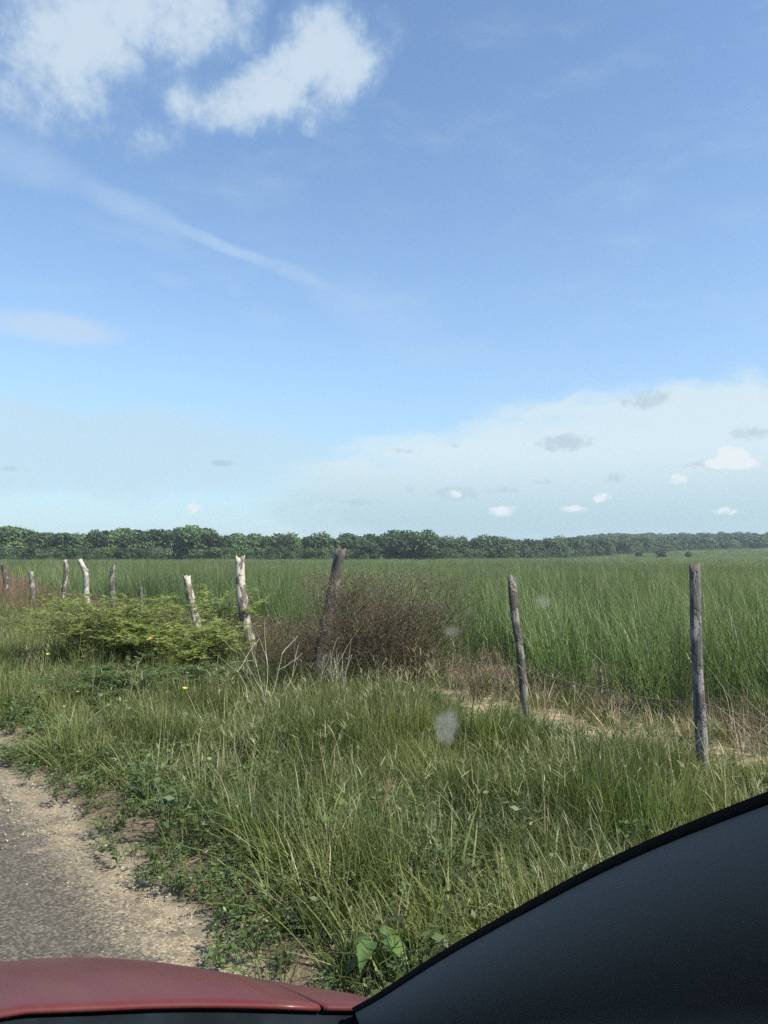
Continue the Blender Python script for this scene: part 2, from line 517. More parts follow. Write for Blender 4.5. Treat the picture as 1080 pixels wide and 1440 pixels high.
S = graded(-2, 12, 0.12, 2200); L = graded(-3, 24, 0.16, 2200)
SS, LL = np.meshgrid(S, L, indexing='ij')
X = SS * RX + LL * FX; Y = SS * RY + LL * FY
Z = terrain(X, Y)
Z = Z - 0.06 * (1 - sstep(1.05, 1.46, SS))
mb = MB(); mb.grid(np.stack([X, Y, Z], 2), flip=True)
go = mb.build('ground', ground_material(), smooth=True)
tag(go, kind='structure')


def road_material():
    m, nt, out = new_mat('worn_asphalt'); b = NB(nt)
    pos, s, l = sl_of_position(b)
    stone_c = b.vor(pos, 105, out=1)
    sx = b.n('ShaderNodeSeparateColor'); b.link(stone_c, sx.inputs[0])
    d = b.vor(pos, 105)
    d2 = b.vor(pos, 260)
    n1 = b.noise(pos, 1.3, 5, .6); n2 = b.noise(pos, 9, 6, .65); n3 = b.noise(pos, 55, 4)
    col = b.mix(b.m('POWER', sx.outputs[0], 2.2), (.048, .043, .036), (.165, .146, .118))
    col = b.mix(b.m('MULTIPLY', b.ss(.35, .7, n2), .30), col, (.10, .086, .068))
    wl = b.m('ADD', s, b.m('MULTIPLY_ADD', n2, .10, -.05))
    # a lighter dusty line along the wheel track's edge
    ln = b.m('SUBTRACT', 1.0, b.ss(0.0, 0.05, b.m('ABSOLUTE', b.m('SUBTRACT', wl, 0.52))))
    col = b.mix(b.m('MULTIPLY', ln, .30), col, (.30, .27, .22))
    # sand and fine gravel blown over the outer half metre
    e = b.m('ADD', s, b.m('MULTIPLY_ADD', n1, .3, -.15)); e = b.m('ADD', e, b.m('MULTIPLY_ADD', n2, .42, -.21))
    e = b.m('ADD', e, b.m('MULTIPLY_ADD', n3, .42, -.21))
    e = b.m('ADD', e, b.m('MULTIPLY_ADD', sx.outputs[2], .16, -.08))
    f = b.ss(.93, 1.2, e)
    sand = b.mix(b.m('POWER', sx.outputs[1], 1.5), (.17, .14, .095), (.36, .295, .20))
    col = b.mix(b.m('MULTIPLY', f, .92), col, sand)
    # strips of old bitumen showing through the sand
    e2 = b.m('ADD', s, b.m('MULTIPLY_ADD', n2, .22, -.11))
    dk = b.m('SUBTRACT', 1.0, b.ss(.02, .07, b.m('ABSOLUTE', b.m('SUBTRACT', e2, 1.19))))
    col = b.mix(b.m('MULTIPLY', b.m('MULTIPLY', dk, b.ss(.45, .62, b.noise(pos, 5, 5, .7))), .75), col, (.075, .068, .06))
    p = b.n('ShaderNodeBsdfPrincipled'); b.put(p.inputs['Base Color'], col); p.inputs['Roughness'].default_value = 0.9
    p.inputs['Specular IOR Level'].default_value = 0.2
    h = b.m('ADD', b.m('MULTIPLY', d, -1.0), b.m('MULTIPLY', d2, -0.3))
    b.put(p.inputs['Normal'], b.bump(h, 0.6, 0.006))
    b.link(p.outputs[0], out.inputs[0])
    return m


ls = np.concatenate([np.arange(-120, -6, 4.0), np.arange(-6, 30, 0.045), np.geomspace(30, 900, 50)])
edge = 1.32 + (fbm(ls * 0.55, ls * 0, 21, 3) - .5) * 0.12 + (fbm(ls * 2.6, ls * 0 + 3, 5, 4) - .5) * 0.10 + (fbm(ls * 11, ls * 0 + 3, 6, 3) - .5) * 0.08
NC = 26
rows = []
for i, l in enumerate(ls):
    s_ = np.linspace(-5.6, edge[i], NC)
    zz = 0.004 + 0.03 * np.cos(np.clip((s_ + 2.2) / 3.4, -1, 1) * math.pi / 2) - 0.018 * sstep(0, 0.5, s_ - 0.5)
    zz -= .03 * sstep(1.05, 1.35, s_)
    x, y = xy(s_, l)
    rows.append(np.stack([x, y, zz], 1))
mb = MB(); mb.grid(np.array(rows), flip=False)
ro = mb.build('road', road_material(), smooth=True); tag(ro, kind='structure')

# ------------------------------------------------------------------ scatter (for stuff only)
def scatter(name, pts, protos, scl, tilt=0.12, idx=None, rz=None):
    n = len(pts)
    me = bpy.data.meshes.new(name)
    me.vertices.add(n); me.vertices.foreach_set('co', np.asarray(pts, np.float32).ravel())
    rot = np.zeros((n, 3), np.float32)
    rot[:, 0] = rng.normal(0, tilt, n); rot[:, 1] = rng.normal(0, tilt, n)
    rot[:, 2] = rng.random(n) * 2 * math.pi if rz is None else rz
    a = me.attributes.new('rot', 'FLOAT_VECTOR', 'POINT'); a.data.foreach_set('vector', rot.ravel())
    sc = np.asarray(scl, np.float32)
    if sc.ndim == 1: sc = np.stack([sc, sc, sc], 1)
    a = me.attributes.new('scl', 'FLOAT_VECTOR', 'POINT'); a.data.foreach_set('vector', sc.astype(np.float32).ravel())
    ii = rng.integers(0, len(protos), n) if idx is None else idx
    a = me.attributes.new('idx', 'INT', 'POINT'); a.data.foreach_set('value', np.asarray(ii, np.int32))
    o = link(name, me)
    c = bpy.data.collections.new(name + '_sources')
    for k, pm in enumerate(protos):
        po = bpy.data.objects.new(f'{name}_tuft.{k:03d}', pm); c.objects.link(po)
    g = bpy.data.node_groups.new(name + '_spread', 'GeometryNodeTree')
    g.interface.new_socket('Geometry', in_out='INPUT', socket_type='NodeSocketGeometry')
    g.interface.new_socket('Geometry', in_out='OUTPUT', socket_type='NodeSocketGeometry')
    N = g.nodes.new
    gi, gout = N('NodeGroupInput'), N('NodeGroupOutput')
    ci = N('GeometryNodeCollectionInfo'); ci.inputs['Collection'].default_value = c
    ci.inputs['Separate Children'].default_value = True; ci.inputs['Reset Children'].default_value = True
    iop = N('GeometryNodeInstanceOnPoints'); iop.inputs['Pick Instance'].default_value = True
    def na(nm, ty):
        q = N('GeometryNodeInputNamedAttribute'); q.data_type = ty; q.inputs['Name'].default_value = nm
        return q.outputs['Attribute']
    g.links.new(gi.outputs[0], iop.inputs['Points']); g.links.new(ci.outputs[0], iop.inputs['Instance'])
    g.links.new(na('idx', 'INT'), iop.inputs['Instance Index'])
    er = N('FunctionNodeEulerToRotation'); g.links.new(na('rot', 'FLOAT_VECTOR'), er.inputs[0]); g.links.new(er.outputs[0], iop.inputs['Rotation'])
    g.links.new(na('scl', 'FLOAT_VECTOR'), iop.inputs['Scale'])
    g.links.new(iop.outputs[0], gout.inputs[0])
    md = o.modifiers.new('spread', 'NODES'); md.node_group = g
    tag(o, kind='stuff')
    return o


def pick(s0, s1, l0, l1, dens, keep=None, ang=34, near=3.0):
    n = int((s1 - s0) * (l1 - l0) * dens)
    s = rng.uniform(s0, s1, n); l = rng.uniform(l0, l1, n)
    x, y = xy(s, l)
    a = np.degrees(np.arctan2(x, y))
    k = (np.abs(a) < ang) | (np.hypot(x, y) < near)
    if keep is not None: k &= rng.random(n) < keep(s, l, x, y)
    s, l, x, y = s[k], l[k], x[k], y[k]
    return np.stack([x, y, terrain(x, y)], 1), s, l


# materials of the plants
M = {}
M['verge'] = leaf_mat('verge_grass_leaf', (.062, .098, .032), (.150, .194, .062), patch=(.175, .202, .070), patch_scale=.55, tip=(.24, .20, .10), tip_at=.85)
M['verge_dark'] = leaf_mat('dark_weed_leaf', (.055, .088, .030), (.110, .148, .050), patch=(.090, .122, .044), patch_scale=.8, trans=.25)
M['pale'] = leaf_mat('pale_verge_grass_leaf', (.110, .155, .045), (.175, .205, .075), tip=(.30, .26, .14), tip_at=.7)
M['stalk'] = leaf_mat('seed_stalk', (.20, .205, .11), (.31, .29, .175), trans=.2, gloss=.2)
M['straw'] = leaf_mat('dry_straw', (.22, .185, .12), (.42, .36, .24), trans=.2, gloss=.25)
M['brown'] = leaf_mat('dead_brown_stem', (.11, .085, .06), (.21, .17, .115), trans=.15, gloss=.2)
M['cane'] = leaf_mat('cane_leaf', (.076, .124, .054), (.150, .202, .092), patch=(.142, .190, .080), patch_scale=.10, tip=(.24, .24, .12), tip_at=.92, gloss=.3, rough=.42, objvar=.3)
M['cane_far'] = leaf_mat('far_cane_leaf', (.082, .132, .056), (.145, .198, .086), patch=(.148, .192, .080), patch_scale=.03, tip=(.20,.21,.11), tip_at=.8, gloss=.3, objvar=.18)


M['feather'] = leaf_mat('feathery_leaf', (.165, .215, .060), (.26, .30, .095), trans=.4, objvar=.1)
M['feather_dark'] = leaf_mat('dark_shrub_leaf', (.060, .098, .032), (.115, .160, .054), trans=.3, objvar=.1)


def tuft(n, rad, h, w, lean, droop, mat, seg=4, hv=.35, name='tuft', taper=1.6):
    mb = MB()
    a = rng.random(n) * 6.283; r = rad * np.sqrt(rng.random(n))
    base = np.stack([r * np.cos(a), r * np.sin(a), np.full(n, -0.03)], 1)
    phi = a + rng.normal(0, .9, n)
    hh = h * (1 - hv * rng.random(n) ** .7)
    mb.blades(base, hh, w * rng.uniform(.6, 1.25, n), np.abs(rng.normal(0, lean, n)) + .03, phi, np.abs(rng.normal(0, droop, n)), seg, taper=taper)
    return mb.mesh(name, mat)


def seed_tuft(n, h, mat, head=.09):
    """thin upright flowering stems with small open seed heads"""
    mb = MB()
    for i in range(n):
        a = rng.random() * 6.283; r = .10 * rng.random()
        lean = abs(rng.normal(0, .16)); hh = h * rng.uniform(.6, 1.0)
        C = mb.blades([[r * math.cos(a), r * math.sin(a), 0]], hh, .0028, lean, a, abs(rng.normal(0, .35)), 5, taper=6, base_w=1)
        tip = C[0, -1]
        for k in range(4):
            q = C[0, -1] * (1 - k * .06) + C[0, -2] * k * .06
            mb.blades([q], head * rng.uniform(.4, 1), .004, rng.uniform(.3, 1.1), rng.random() * 6.28, .4, 2, taper=2)
    return mb.mesh('seed_tuft', mat)


def weed(n, rad, h, size, mat):
    """low leafy weed: short stems carrying small leaves"""
    mb = MB()
    P = []
    for i in range(n):
        a = rng.random() * 6.283; L = rad * rng.uniform(.4, 1)
        for q in np.linspace(.15, 1, 7):
            P.append([math.cos(a) * L * q + rng.normal(0, .012), math.sin(a) * L * q + rng.normal(0, .012), h * (q * (1.5 - q)) * rng.uniform(.5, 1.1) + .01])
        mb.tube([[0, 0, 0], [math.cos(a) * L * .5, math.sin(a) * L * .5, h * .5], [math.cos(a) * L, math.sin(a) * L, h * .5]], .0018, 3, cap=False)
    mb.leaves(np.array(P), size * rng.uniform(.6, 1.3, len(P)), .55, .35)
    return mb.mesh('weed', mat)


# ---- verge grass
edge_n = lambda s, l: 1.25 + (fbm(l * .9, l * 0 + 5, 31, 3) - .5) * .42 + (fbm(l * 4, l * 0 + 8, 33, 2) - .5) * .25
verge_tufts = [tuft(46, .10, .52, .0062, .20, .75, M['verge']) for _ in range(3)] + [tuft(40, .12, .42, .0075, .30, 1.1, M['verge']) for _ in range(3)] \
    + [tuft(30, .09, .60, .0085, .22, 1.0, M['verge'], 5) for _ in range(2)]


def bare(s, l):      # the trodden strip just past the fence
    return (1 - sstep(.15, .48, np.abs(s - 5.32 + (fbm(l * .5, s * 0, 77) - .5) * .5))) * (1 - sstep(6.2, 8.5, l))


def keep_verge(s, l, x, y):
    d = np.hypot(x, y)
    k = sstep(0.05, 0.75, s - edge_n(s, l)) * (1 - .96 * bare(s, l))
    k = k * (1 - sstep(4.9, 5.6, s) * (1 - sstep(5, 9, l)) * .75)
    return k * (.12 + .88 * sstep(.34, .52, fbm(x * 1.3, y * 1.3, 41, 3))) / (1 + (d / 11) ** 1.2)


pts, s, l = pick(1.3, 6.0, -1.5, 34, 150, keep_verge)
d = np.hypot(pts[:, 0], pts[:, 1])
hmap = .80 * (.66 + .58 * sstep(.36, .62, fbm(pts[:, 0] * 1.6, pts[:, 1] * 1.6, 58, 2))) * (1 - .5 * sstep(4.1, 4.8, s) * (1 - sstep(6.5, 8.5, l))) * (.55 + .75 * fbm(pts[:, 0] * .55, pts[:, 1] * .55, 51) * sstep(0, 1.2, s - edge_n(s, l)) + .15 * sstep(1.5, 3, s))
sc = np.stack([np.maximum(1, d / 12)] * 2 + [hmap], 1) * rng.uniform(.75, 1.2, len(pts))[:, None]
scatter('verge_grass', pts, verge_tufts, sc)

# broad pale blades arching out of the finer grass, and leafy weeds between
M['arch'] = leaf_mat('broad_grass_blade', (.115, .170, .055), (.185, .225, .090), tip=(.30, .26, .13), tip_at=.8, trans=.4)
arch = [tuft(8, .07, .46, .009, .35, 1.5, M['arch'], 6, taper=2.2) for _ in range(4)]
pts, s, l = pick(1.5, 5.2, -1.5, 18, 16, lambda s, l, x, y: sstep(.2, .7, s - edge_n(s, l)) * (1 - bare(s, l)) * sstep(.38, .62, fbm(x * 1.1, y * 1.1, 141)) / (1 + (np.hypot(x, y) / 11) ** 1.2))
scatter('arching_grass', pts, arch, rng.uniform(.65, 1.2, len(pts)))
tallw = [weed(10, .16, .34, .034, M['verge_dark']) for _ in range(3)] + [weed(8, .12, .26, .034, M['feather_dark']) for _ in range(2)]
pts, s, l = pick(1.4, 5.2, -1.5, 22, 15, lambda s, l, x, y: (.3 + .7 * sstep(1.6, 2.6, l)) * sstep(.0, .4, s - edge_n(s, l)) * (1 - bare(s, l)) * sstep(.46, .6, fbm(x * .75, y * .75, 151) + .10 * (l > 3.5) * (s < 3.6)) / (1 + (np.hypot(x, y) / 12) ** 1.2))
scatter('leafy_weeds', pts, tallw, rng.uniform(.7, 1.35, len(pts)))

pts, s, l = pick(-13, -5.6, -8, 60, 14, lambda s, l, x, y: sstep(5.7, 6.6, -s) / (1 + (np.hypot(x, y) / 22) ** 1.2), ang=180)
scatter('opposite_verge_grass', pts, verge_tufts, np.maximum(1, np.hypot(pts[:, 0], pts[:, 1]) / 10) * rng.uniform(.7, 1.2, len(pts)))

# short tufts and creeping weeds along the sandy edge
weeds = [weed(9, .14, .10, .022, M['verge_dark']) for _ in range(3)] + [weed(7, .10, .16, .03, M['verge_dark']) for _ in range(2)]
def keep_weed(s, l, x, y):
    d = np.hypot(x, y)
    e = s - edge_n(s, l)
    return (sstep(-.30, .02, e) * (1 - .75 * sstep(.9, 2.0, e))) * sstep(.2, .42, fbm(x * 1.7, y * 1.7, 43) + .15 * sstep(.1, .5, e)) * (1 - .9 * bare(s, l)) / (1 + (d / 12) ** 1.3)
pts, s, l = pick(1.2, 5.8, -1.5, 26, 120, keep_weed)
d = np.hypot(pts[:, 0], pts[:, 1])
scatter('roadside_weeds', pts, weeds, rng.uniform(.6, 1.5, len(pts)) * np.maximum(1, d / 14) * (.7 + .5 * sstep(0, .8, s - edge_n(s, l))))

short = [tuft(22, .06, .17, .004, .5, .8, M['verge'], 3) for _ in range(3)] + [tuft(14, .05, .14, .003, .7, .5, M['straw'], 3) for _ in range(1)]
pts, s, l = pick(1.2, 2.9, -1.5, 22, 60, lambda s, l, x, y: sstep(-.22, .25, s - edge_n(s, l)) * .8 / (1 + (np.hypot(x, y) / 9) ** 1.3))
scatter('short_grass', pts, short, rng.uniform(.6, 1.3, len(pts)))

# pale yellow-green grass farther along the verge
pale = [tuft(40, .14, .40, .006, .25, .7, M['pale']) for _ in range(4)]
pts, s, l = pick(1.5, 5.2, 5.5, 45, 34, lambda s, l, x, y: sstep(0, .6, s - edge_n(s, l)) * sstep(5.5, 9, l) * (1 - .75 * sstep(3.3, 4.6, s)) * (.35 + .65 * sstep(.35, .6, fbm(x * .5, y * .5, 91))) / (1 + (np.hypot(x, y) / 16) ** 1.0), ang=36)
scatter('pale_verge_grass', pts, pale, np.maximum(1, np.hypot(pts[:, 0], pts[:, 1]) / 16) * rng.uniform(.7, 1.15, len(pts)))

# seed stalks and dry blades among the grass
seeds = [seed_tuft(7, .54, M['stalk']) for _ in range(4)]
pts, s, l = pick(1.9, 5.3, -1.0, 18, 22, lambda s, l, x, y: sstep(.3, 1.0, s - edge_n(s, l)) * (1 - bare(s, l)) * sstep(.35, .6, fbm(x * .9, y * .9, 61)) / (1 + (np.hypot(x, y) / 10) ** 1.2))
scatter('seed_stalks', pts, seeds, rng.uniform(.6, 1.15, len(pts)))
dry = [tuft(9, .10, .50, .0045, .55, .9, M['straw'], 4) for _ in range(4)]
pts, s, l = pick(1.5, 5.6, -1.5, 20, 11, lambda s, l, x, y: sstep(-.05, .4, s - edge_n(s, l)) * .9 / (1 + (np.hypot(x, y) / 12) ** 1.2))
scatter('dry_blades', pts, dry, rng.uniform(.5, 1.1, len(pts)))

# straw lying between the fence and the cane
straw = [tuft(34, .16, .42, .006, 1.25, .5, M['straw'], 3) for _ in range(4)]
brown = [tuft(26, .15, .55, .006, .75, .8, M['brown'], 3) for _ in range(4)]
pts, s, l = pick(4.9, 7.0, -2, 14, 13, lambda s, l, x, y: sstep(5.35, 5.8, s) * (1 - .8 * sstep(6.2, 6.8, s)) * (.25 + .75 * sstep(.38, .58, fbm(x * .9, y * .9, 71))) * (1 - .75 * sstep(8, 11, l)), ang=38)
scatter('dry_straw', pts, straw, rng.uniform(.6, 1.3, len(pts)))
pts, s, l = pick(5.0, 7.2, -2, 30, 15, lambda s, l, x, y: sstep(5.2, 5.9, s) * .8, ang=38)
scatter('dead_cane_leaves', pts, brown, rng.uniform(.6, 1.2, len(pts)))
# reddish dead stems round the far posts
M['red_stem'] = leaf_mat('reddish_dead_stem', (.12, .075, .052), (.23, .16, .11), trans=.15, gloss=.2)
bstems = [tuft(44, .22, .70, .0045, .28, .5, M['red_stem'], 3) for _ in range(4)]
pts, s, l = pick(3.6, 6.2, 9, 42, 18, lambda s, l, x, y: sstep(3.7, 4.5, s) * (.35 + .65 * sstep(.4, .6, fbm(x * .35, y * .35, 81))), ang=36)
scatter('dead_stems', pts, bstems, np.maximum(1, np.hypot(pts[:, 0], pts[:, 1]) / 17) * rng.uniform(.6, 1.15, len(pts)))

# ---- the cane field
cane = [tuft(64, .20, 1.44, .0100, .22, .7, M['cane'], 6, .45) for _ in range(5)] + [tuft(52, .24, 1.30, .0115, .34, 1.05, M['cane'], 6, .5) for _ in range(4)]
cane_mid = [tuft(84, .42, 1.40, .0145, .24, .95, M['cane'], 4, .4) for _ in range(5)]
cane_far = [tuft(80, 1.0, 1.34, .040, .30, 1.0, M['cane_far'], 3, .4) for _ in range(5)]
cane_front = lambda s, l: 6.15 + (fbm(l * .7, l * 0, 55, 3) - .5) * 1.1
def cane_h(x, y): return .78 + .40 * fbm(x * .35, y * .35, 101) + .16 * (fbm(x * .06, y * .06, 103) - .5)
pts, s, l = pick(5.3, 17, -6, 30, 7.5, lambda s, l, x, y: (s > cane_front(s, l)) * (.85 * (s < 9) + .6 * (s >= 9)) * (np.hypot(x, y) < 20) * sstep(.12, .3, fbm(x * .9, y * .9, 105)), ang=40)
hh = cane_h(pts[:, 0], pts[:, 1]); g = rng.uniform(.8, 1.15, len(pts))
scatter('cane_leaves', pts, cane, np.stack([g, g, g * hh], 1), .07)
pts, s, l = pick(6.0, 60, -30, 62, 2.0, lambda s, l, x, y: (s > cane_front(s, l)) * (np.hypot(x, y) >= 19) * (np.hypot(x, y) < 58), ang=38)
hh = cane_h(pts[:, 0], pts[:, 1]); g = rng.uniform(.8, 1.15, len(pts))
scatter('cane_leaves_midfield', pts, cane_mid, np.stack([g, g, g * hh], 1), .06)
n = 26000
dd = 56 + (470 - 56) * rng.random(n) ** 1.45; aa = rng.uniform(R_(-36), R_(36), n)
px_, py_ = dd * np.sin(aa), dd * np.cos(aa)
s, l = sl(px_, py_)
k = (s > 6.3)
px_, py_, dd = px_[k], py_[k], dd[k]
hh = cane_h(px_, py_); g = rng.uniform(.85, 1.2, len(px_)) * np.clip(dd / 90, 1.0, 2.2)
scatter('cane_leaves_far_field', np.stack([px_, py_, terrain(px_, py_)], 1), cane_far, np.stack([g, g, hh * rng.uniform(.85, 1.12, len(hh))], 1), .05)

# stones on the road's edge
def pebble(k):
    bm = bmesh.new(); bmesh.ops.create_icosphere(bm, subdivisions=1, radius=1)
    for v in bm.verts:
        v.co *= random.uniform(.65, 1.15); v.co.z *= .6
    me = bpy.data.meshes.new('pebble'); bm.to_mesh(me); bm.free()
    me.materials.append(k); return me
gm = [plain('pale_gravel', (.27, .225, .155), .9, var=.3), plain('grey_gravel', (.13, .12, .105), .9, var=.3), plain('light_gravel', (.34, .295, .22), .9)]
pts, s, l = pick(.35, 1.75, -1.0, 12, 2600, lambda s, l, x, y: sstep(.7, 1.15, s) * (1 - sstep(1.4, 1.8, s)) * sstep(.35, .62, fbm(x * 2, y * 2, 15)) / (1 + (np.hypot(x, y) / 4) ** 2), near=.5)
pts[:, 2] = np.maximum(pts[:, 2], 0.0) + .006
scatter('gravel', pts, [pebble(gm[i % 3]) for i in range(6)], .0025 + .006 * rng.random(len(pts)) ** 3, .6)
# dead litter on the sand and soil
lit = MB()
P = []
for i in range(40):
    a = rng.random() * 6.28; c = rng.normal(0, .12, 2); Ln = rng.uniform(.02, .10)
    P = [[c[0], c[1], .006], [c[0] + math.cos(a) * Ln, c[1] + math.sin(a) * Ln, .012 + .02 * rng.random()]]
    lit.tube(P, .0013, 3, rnd=rng.random(), cap=False)
lm = lit.mesh('litter', M['straw'])
lit2 = MB(); lit2.leaves(np.stack([rng.normal(0, .12, 30), rng.normal(0, .12, 30), rng.uniform(.005, .02, 30)], 1), rng.uniform(.015, .045, 30), .5, .1)
lm2 = lit2.mesh('litter', M['brown'])
pts, s, l = pick(1.25, 3.0, -1.0, 12, 26, lambda s, l, x, y: sstep(1.35, 1.7, s) / (1 + (np.hypot(x, y) / 6) ** 2), near=.5)
scatter('plant_litter', pts, [lm, lm2], rng.uniform(.7, 1.3, len(pts)), .02)

# ------------------------------------------------------------------ fence posts
def bark_mat(name, dark, light, amount, wscale=9, red=None):
    m, nt, out = new_mat(name); b = NB(nt)
    tc = b.n('ShaderNodeTexCoord')
    o = tc.outputs['Object']
    v1 = b.mapv(o, (1, 1, .45))
    n1 = b.noise(v1, wscale, 5, .62, .6)
    fib = b.noise(b.mapv(o, (1, 1, .05)), 90, 5, .7)
    n2 = b.noise(o, 40, 5, .65)
    c = b.mix(b.ss(.3, .7, fib), tuple(q * .55 for q in dark), tuple(q * 1.5 for q in dark))
    lc = b.mix(b.ss(.25, .65, fib), tuple(q * .62 for q in light), light)
    c = b.mix(b.ss(amount - .07, amount + .07, n1), lc, c)
    c = b.mix(b.m('MULTIPLY', b.ss(.58, .72, n2), .6), c, (.03, .026, .022))
    if red is not None: c = b.mix(b.ss(.55, .7, b.noise(o, 5, 3)), c, red)
    p = b.n('ShaderNodeBsdfPrincipled'); b.put(p.inputs['Base Color'], c); p.inputs['Roughness'].default_value = .9
    p.inputs['Specular IOR Level'].default_value = .15
    h = b.m('ADD', fib, b.m('MULTIPLY', b.ss(amount - .04, amount + .04, n1), 1.2))
    b.put(p.inputs['Normal'], b.bump(h, .9, .012))
    b.link(p.outputs[0], out.inputs[0])
    return m


BK = {
    'grey': bark_mat('weathered_grey_wood', (.095, .092, .088), (.27, .26, .245), .51),
    'dark': bark_mat('dark_weathered_wood', (.085, .077, .069), (.25, .23, .20), .48),
    'white': bark_mat('mottled_white_bark', (.12, .10, .085), (.50, .465, .39), .53, 10),
    'pale': bark_mat('bleached_wood', (.22, .20, .17), (.44, .41, .355), .56),
    'lichen': bark_mat('lichen_bark', (.075, .062, .052), (.40, .38, .34), .46, 12),
}


def post(pxs, rad_px, mat, label, knots=0, fork=None, ragged=.5, split=False, seed=0, s_line=4.95):
    """pxs: pixel polyline, top first, down to where it meets the growth; stands on the fence line"""
    rs = np.random.default_rng(seed + 500)
    u = (pxs[-1][0] - 540) / FPX
    y = s_line / (RX * u + RY)
    W = [np.array(at_depth(a, c, y)) for a, c in pxs][::-1]
    bx, by = W[0][0], W[0][1]
    gz = tz(bx, by)
    dirn = W[0] - W[1]; dirn /= np.linalg.norm(dirn)
    if W[0][2] > gz - .25:
        W.insert(0, W[0] + dirn * (W[0][2] - gz + .25) / max(.5, -dirn[2]))
    W = np.array(W)
    org = np.array([bx, by, gz])
    # resample
    seg = np.r_[0, np.cumsum(np.linalg.norm(np.diff(W, axis=0), axis=1))]
    K = 30
    q = np.linspace(0, seg[-1], K)
    P = np.stack([np.interp(q, seg, W[:, i]) for i in range(3)], 1)
    ker = np.array([.25, .5, .25])
    for _ in range(2):
        P[1:-1] = P[:-2] * .25 + P[1:-1] * .5 + P[2:] * .25
    dep = rs.normal(0, .02)
    P[:, 1] += np.linspace(0, 1, K) * dep
    r0 = rad_px * y / FPX
    sides = 14
    T = np.gradient(P, axis=0); T /= np.linalg.norm(T, axis=1)[:, None]
    A = np.cross(T, [0, 1, 0.0]); A /= np.linalg.norm(A, axis=1)[:, None]; B = np.cross(T, A)
    ang = np.arange(sides) * 2 * math.pi / sides
    t = np.linspace(0, 1, K)
    ph = rs.random(4) * 6.28
    lob = 1 + .10 * np.cos(2 * ang[None] + ph[0] + 2 * t[:, None]) + .07 * np.cos(3 * ang[None] + ph[1] - 3 * t[:, None])
    lob = lob + .10 * (fbm(ang[None] * 1.3 + 0 * t[:, None], t[:, None] * 9 + 0 * ang[None], seed + 5) - .5) * 2
    rr = r0 * (1.12 - .2 * t)[:, None] * lob
    for kx in range(knots):
        kt, ka = rs.uniform(.45, .95), rs.random() * 6.28
        dd = ((t[:, None] - kt) / .03) ** 2 + ((((ang[None] - ka + math.pi) % (2 * math.pi)) - math.pi) / .6) ** 2
        rr = rr + r0 * .45 * np.exp(-dd)
    V = P[:, None] + rr[:, :, None] * (A[:, None] * np.cos(ang)[None, :, None] + B[:, None] * np.sin(ang)[None, :, None])
    # ragged, weathered top
    V[-1] += T[-1] * (rs.random(sides)[:, None] - .3) * r0 * 1.3 * ragged
    V[-2] += T[-2] * (rs.random(sides)[:, None] - .5) * r0 * .5 * ragged
    top_c = P[-1] + T[-1] * r0 * (.15 if not split else -.5)
    allv = np.concatenate([V.reshape(-1, 3), (V[-1] * .45 + top_c * .55 - T[-1] * r0 * .25 * ragged), [top_c]]) - org
    F = []
    for i in range(K + 0):
        if i == K - 1 + 1: break
        for j in range(sides):
            j2 = (j + 1) % sides
            F.append((i * sides + j, i * sides + j2, (i + 1) * sides + j2, (i + 1) * sides + j))
    cidx = (K + 1) * sides
    for j in range(sides):
        F.append((K * sides + j, K * sides + (j + 1) % sides, cidx))
    mb = MB(); mb.add(allv, F)
    o = mb.build('fence_post', BK[mat], smooth=True, loc=tuple(org))
    tag(o, label, 'fence post', 'rough wooden posts of the field fence')
    if fork:
        # a broken branch stub left on the stake
        f0, (fx, fy), fr = fork
        w1 = np.array(at_depth(fx, fy, y - .02)) - org
        p0 = P[int(f0 * (K - 1))] - org
        st = MB(); st.tube([p0, p0 * .5 + w1 * .5 + [0, 0, .005], w1], [r0 * fr, r0 * fr * .8, r0 * fr * .6], 8)
        st.build('branch_stub', BK[mat], o, smooth=True)
    return o


posts = [
    post([(5, 792), (8, 812), (11, 840)], 3.2, 'lichen', 'thin pale grey fence post cut by the left edge of the picture', seed=1),
    post([(43, 804), (45, 820), (48, 848)], 3.2, 'grey', 'short leaning grey fence post, second from the far left end of the row', seed=2),
    post([(92, 788), (93, 800), (90, 828), (90, 850)], 3.4, 'lichen', 'slim grey fence post with a pale tip, beside the bleached crooked post', seed=3, knots=1),
    post([(112, 788), (121, 806), (121, 835), (123, 866)], 4.2, 'pale', 'bleached white crooked fence post whose top bends over to one side', seed=4, fork=(.86, (124, 801), .6)),
    post([(158, 797), (157, 818), (160, 860)], 3.3, 'dark', 'thin dark pointed fence post to the right of the bleached crooked post', seed=5, ragged=.9),
    post([(198, 826), (199, 858)], 2.6, 'dark', 'short dark stub of a fence post barely showing above the weeds', seed=6),
    post([(263, 811), (266, 832), (272, 856), (278, 888)], 6.0, 'white', 'pale mottled fence post leaning left in the green sprawling shrub', seed=7, knots=2),
    post([(337, 785), (337, 812), (340, 850), (347, 885), (358, 925)], 7.6, 'white', 'thick white fence post with peeling bark and a dark top', seed=8, knots=2, ragged=.8),
    post([(479, 776), (474, 800), (466, 845), (457, 890)], 8.2, 'dark', 'thick dark fence post leaning right behind the brown twiggy shrub', seed=9, knots=2, split=True, ragged=1.0),
    post([(719, 810), (722, 850), (731, 910), (739, 992)], 6.0, 'dark', 'slim dark brown fence post leaning left at the bare strip of soil', seed=10, knots=2),
    post([(976, 795), (977, 860), (981, 950), (988, 1062)], 8.2, 'grey', 'tall straight grey fence post, the nearest of the row', seed=11, knots=1, s_line=4.75),
]
# the white post's dark top, where the bark is left, and strips of peeling bark below
wp = posts[7]
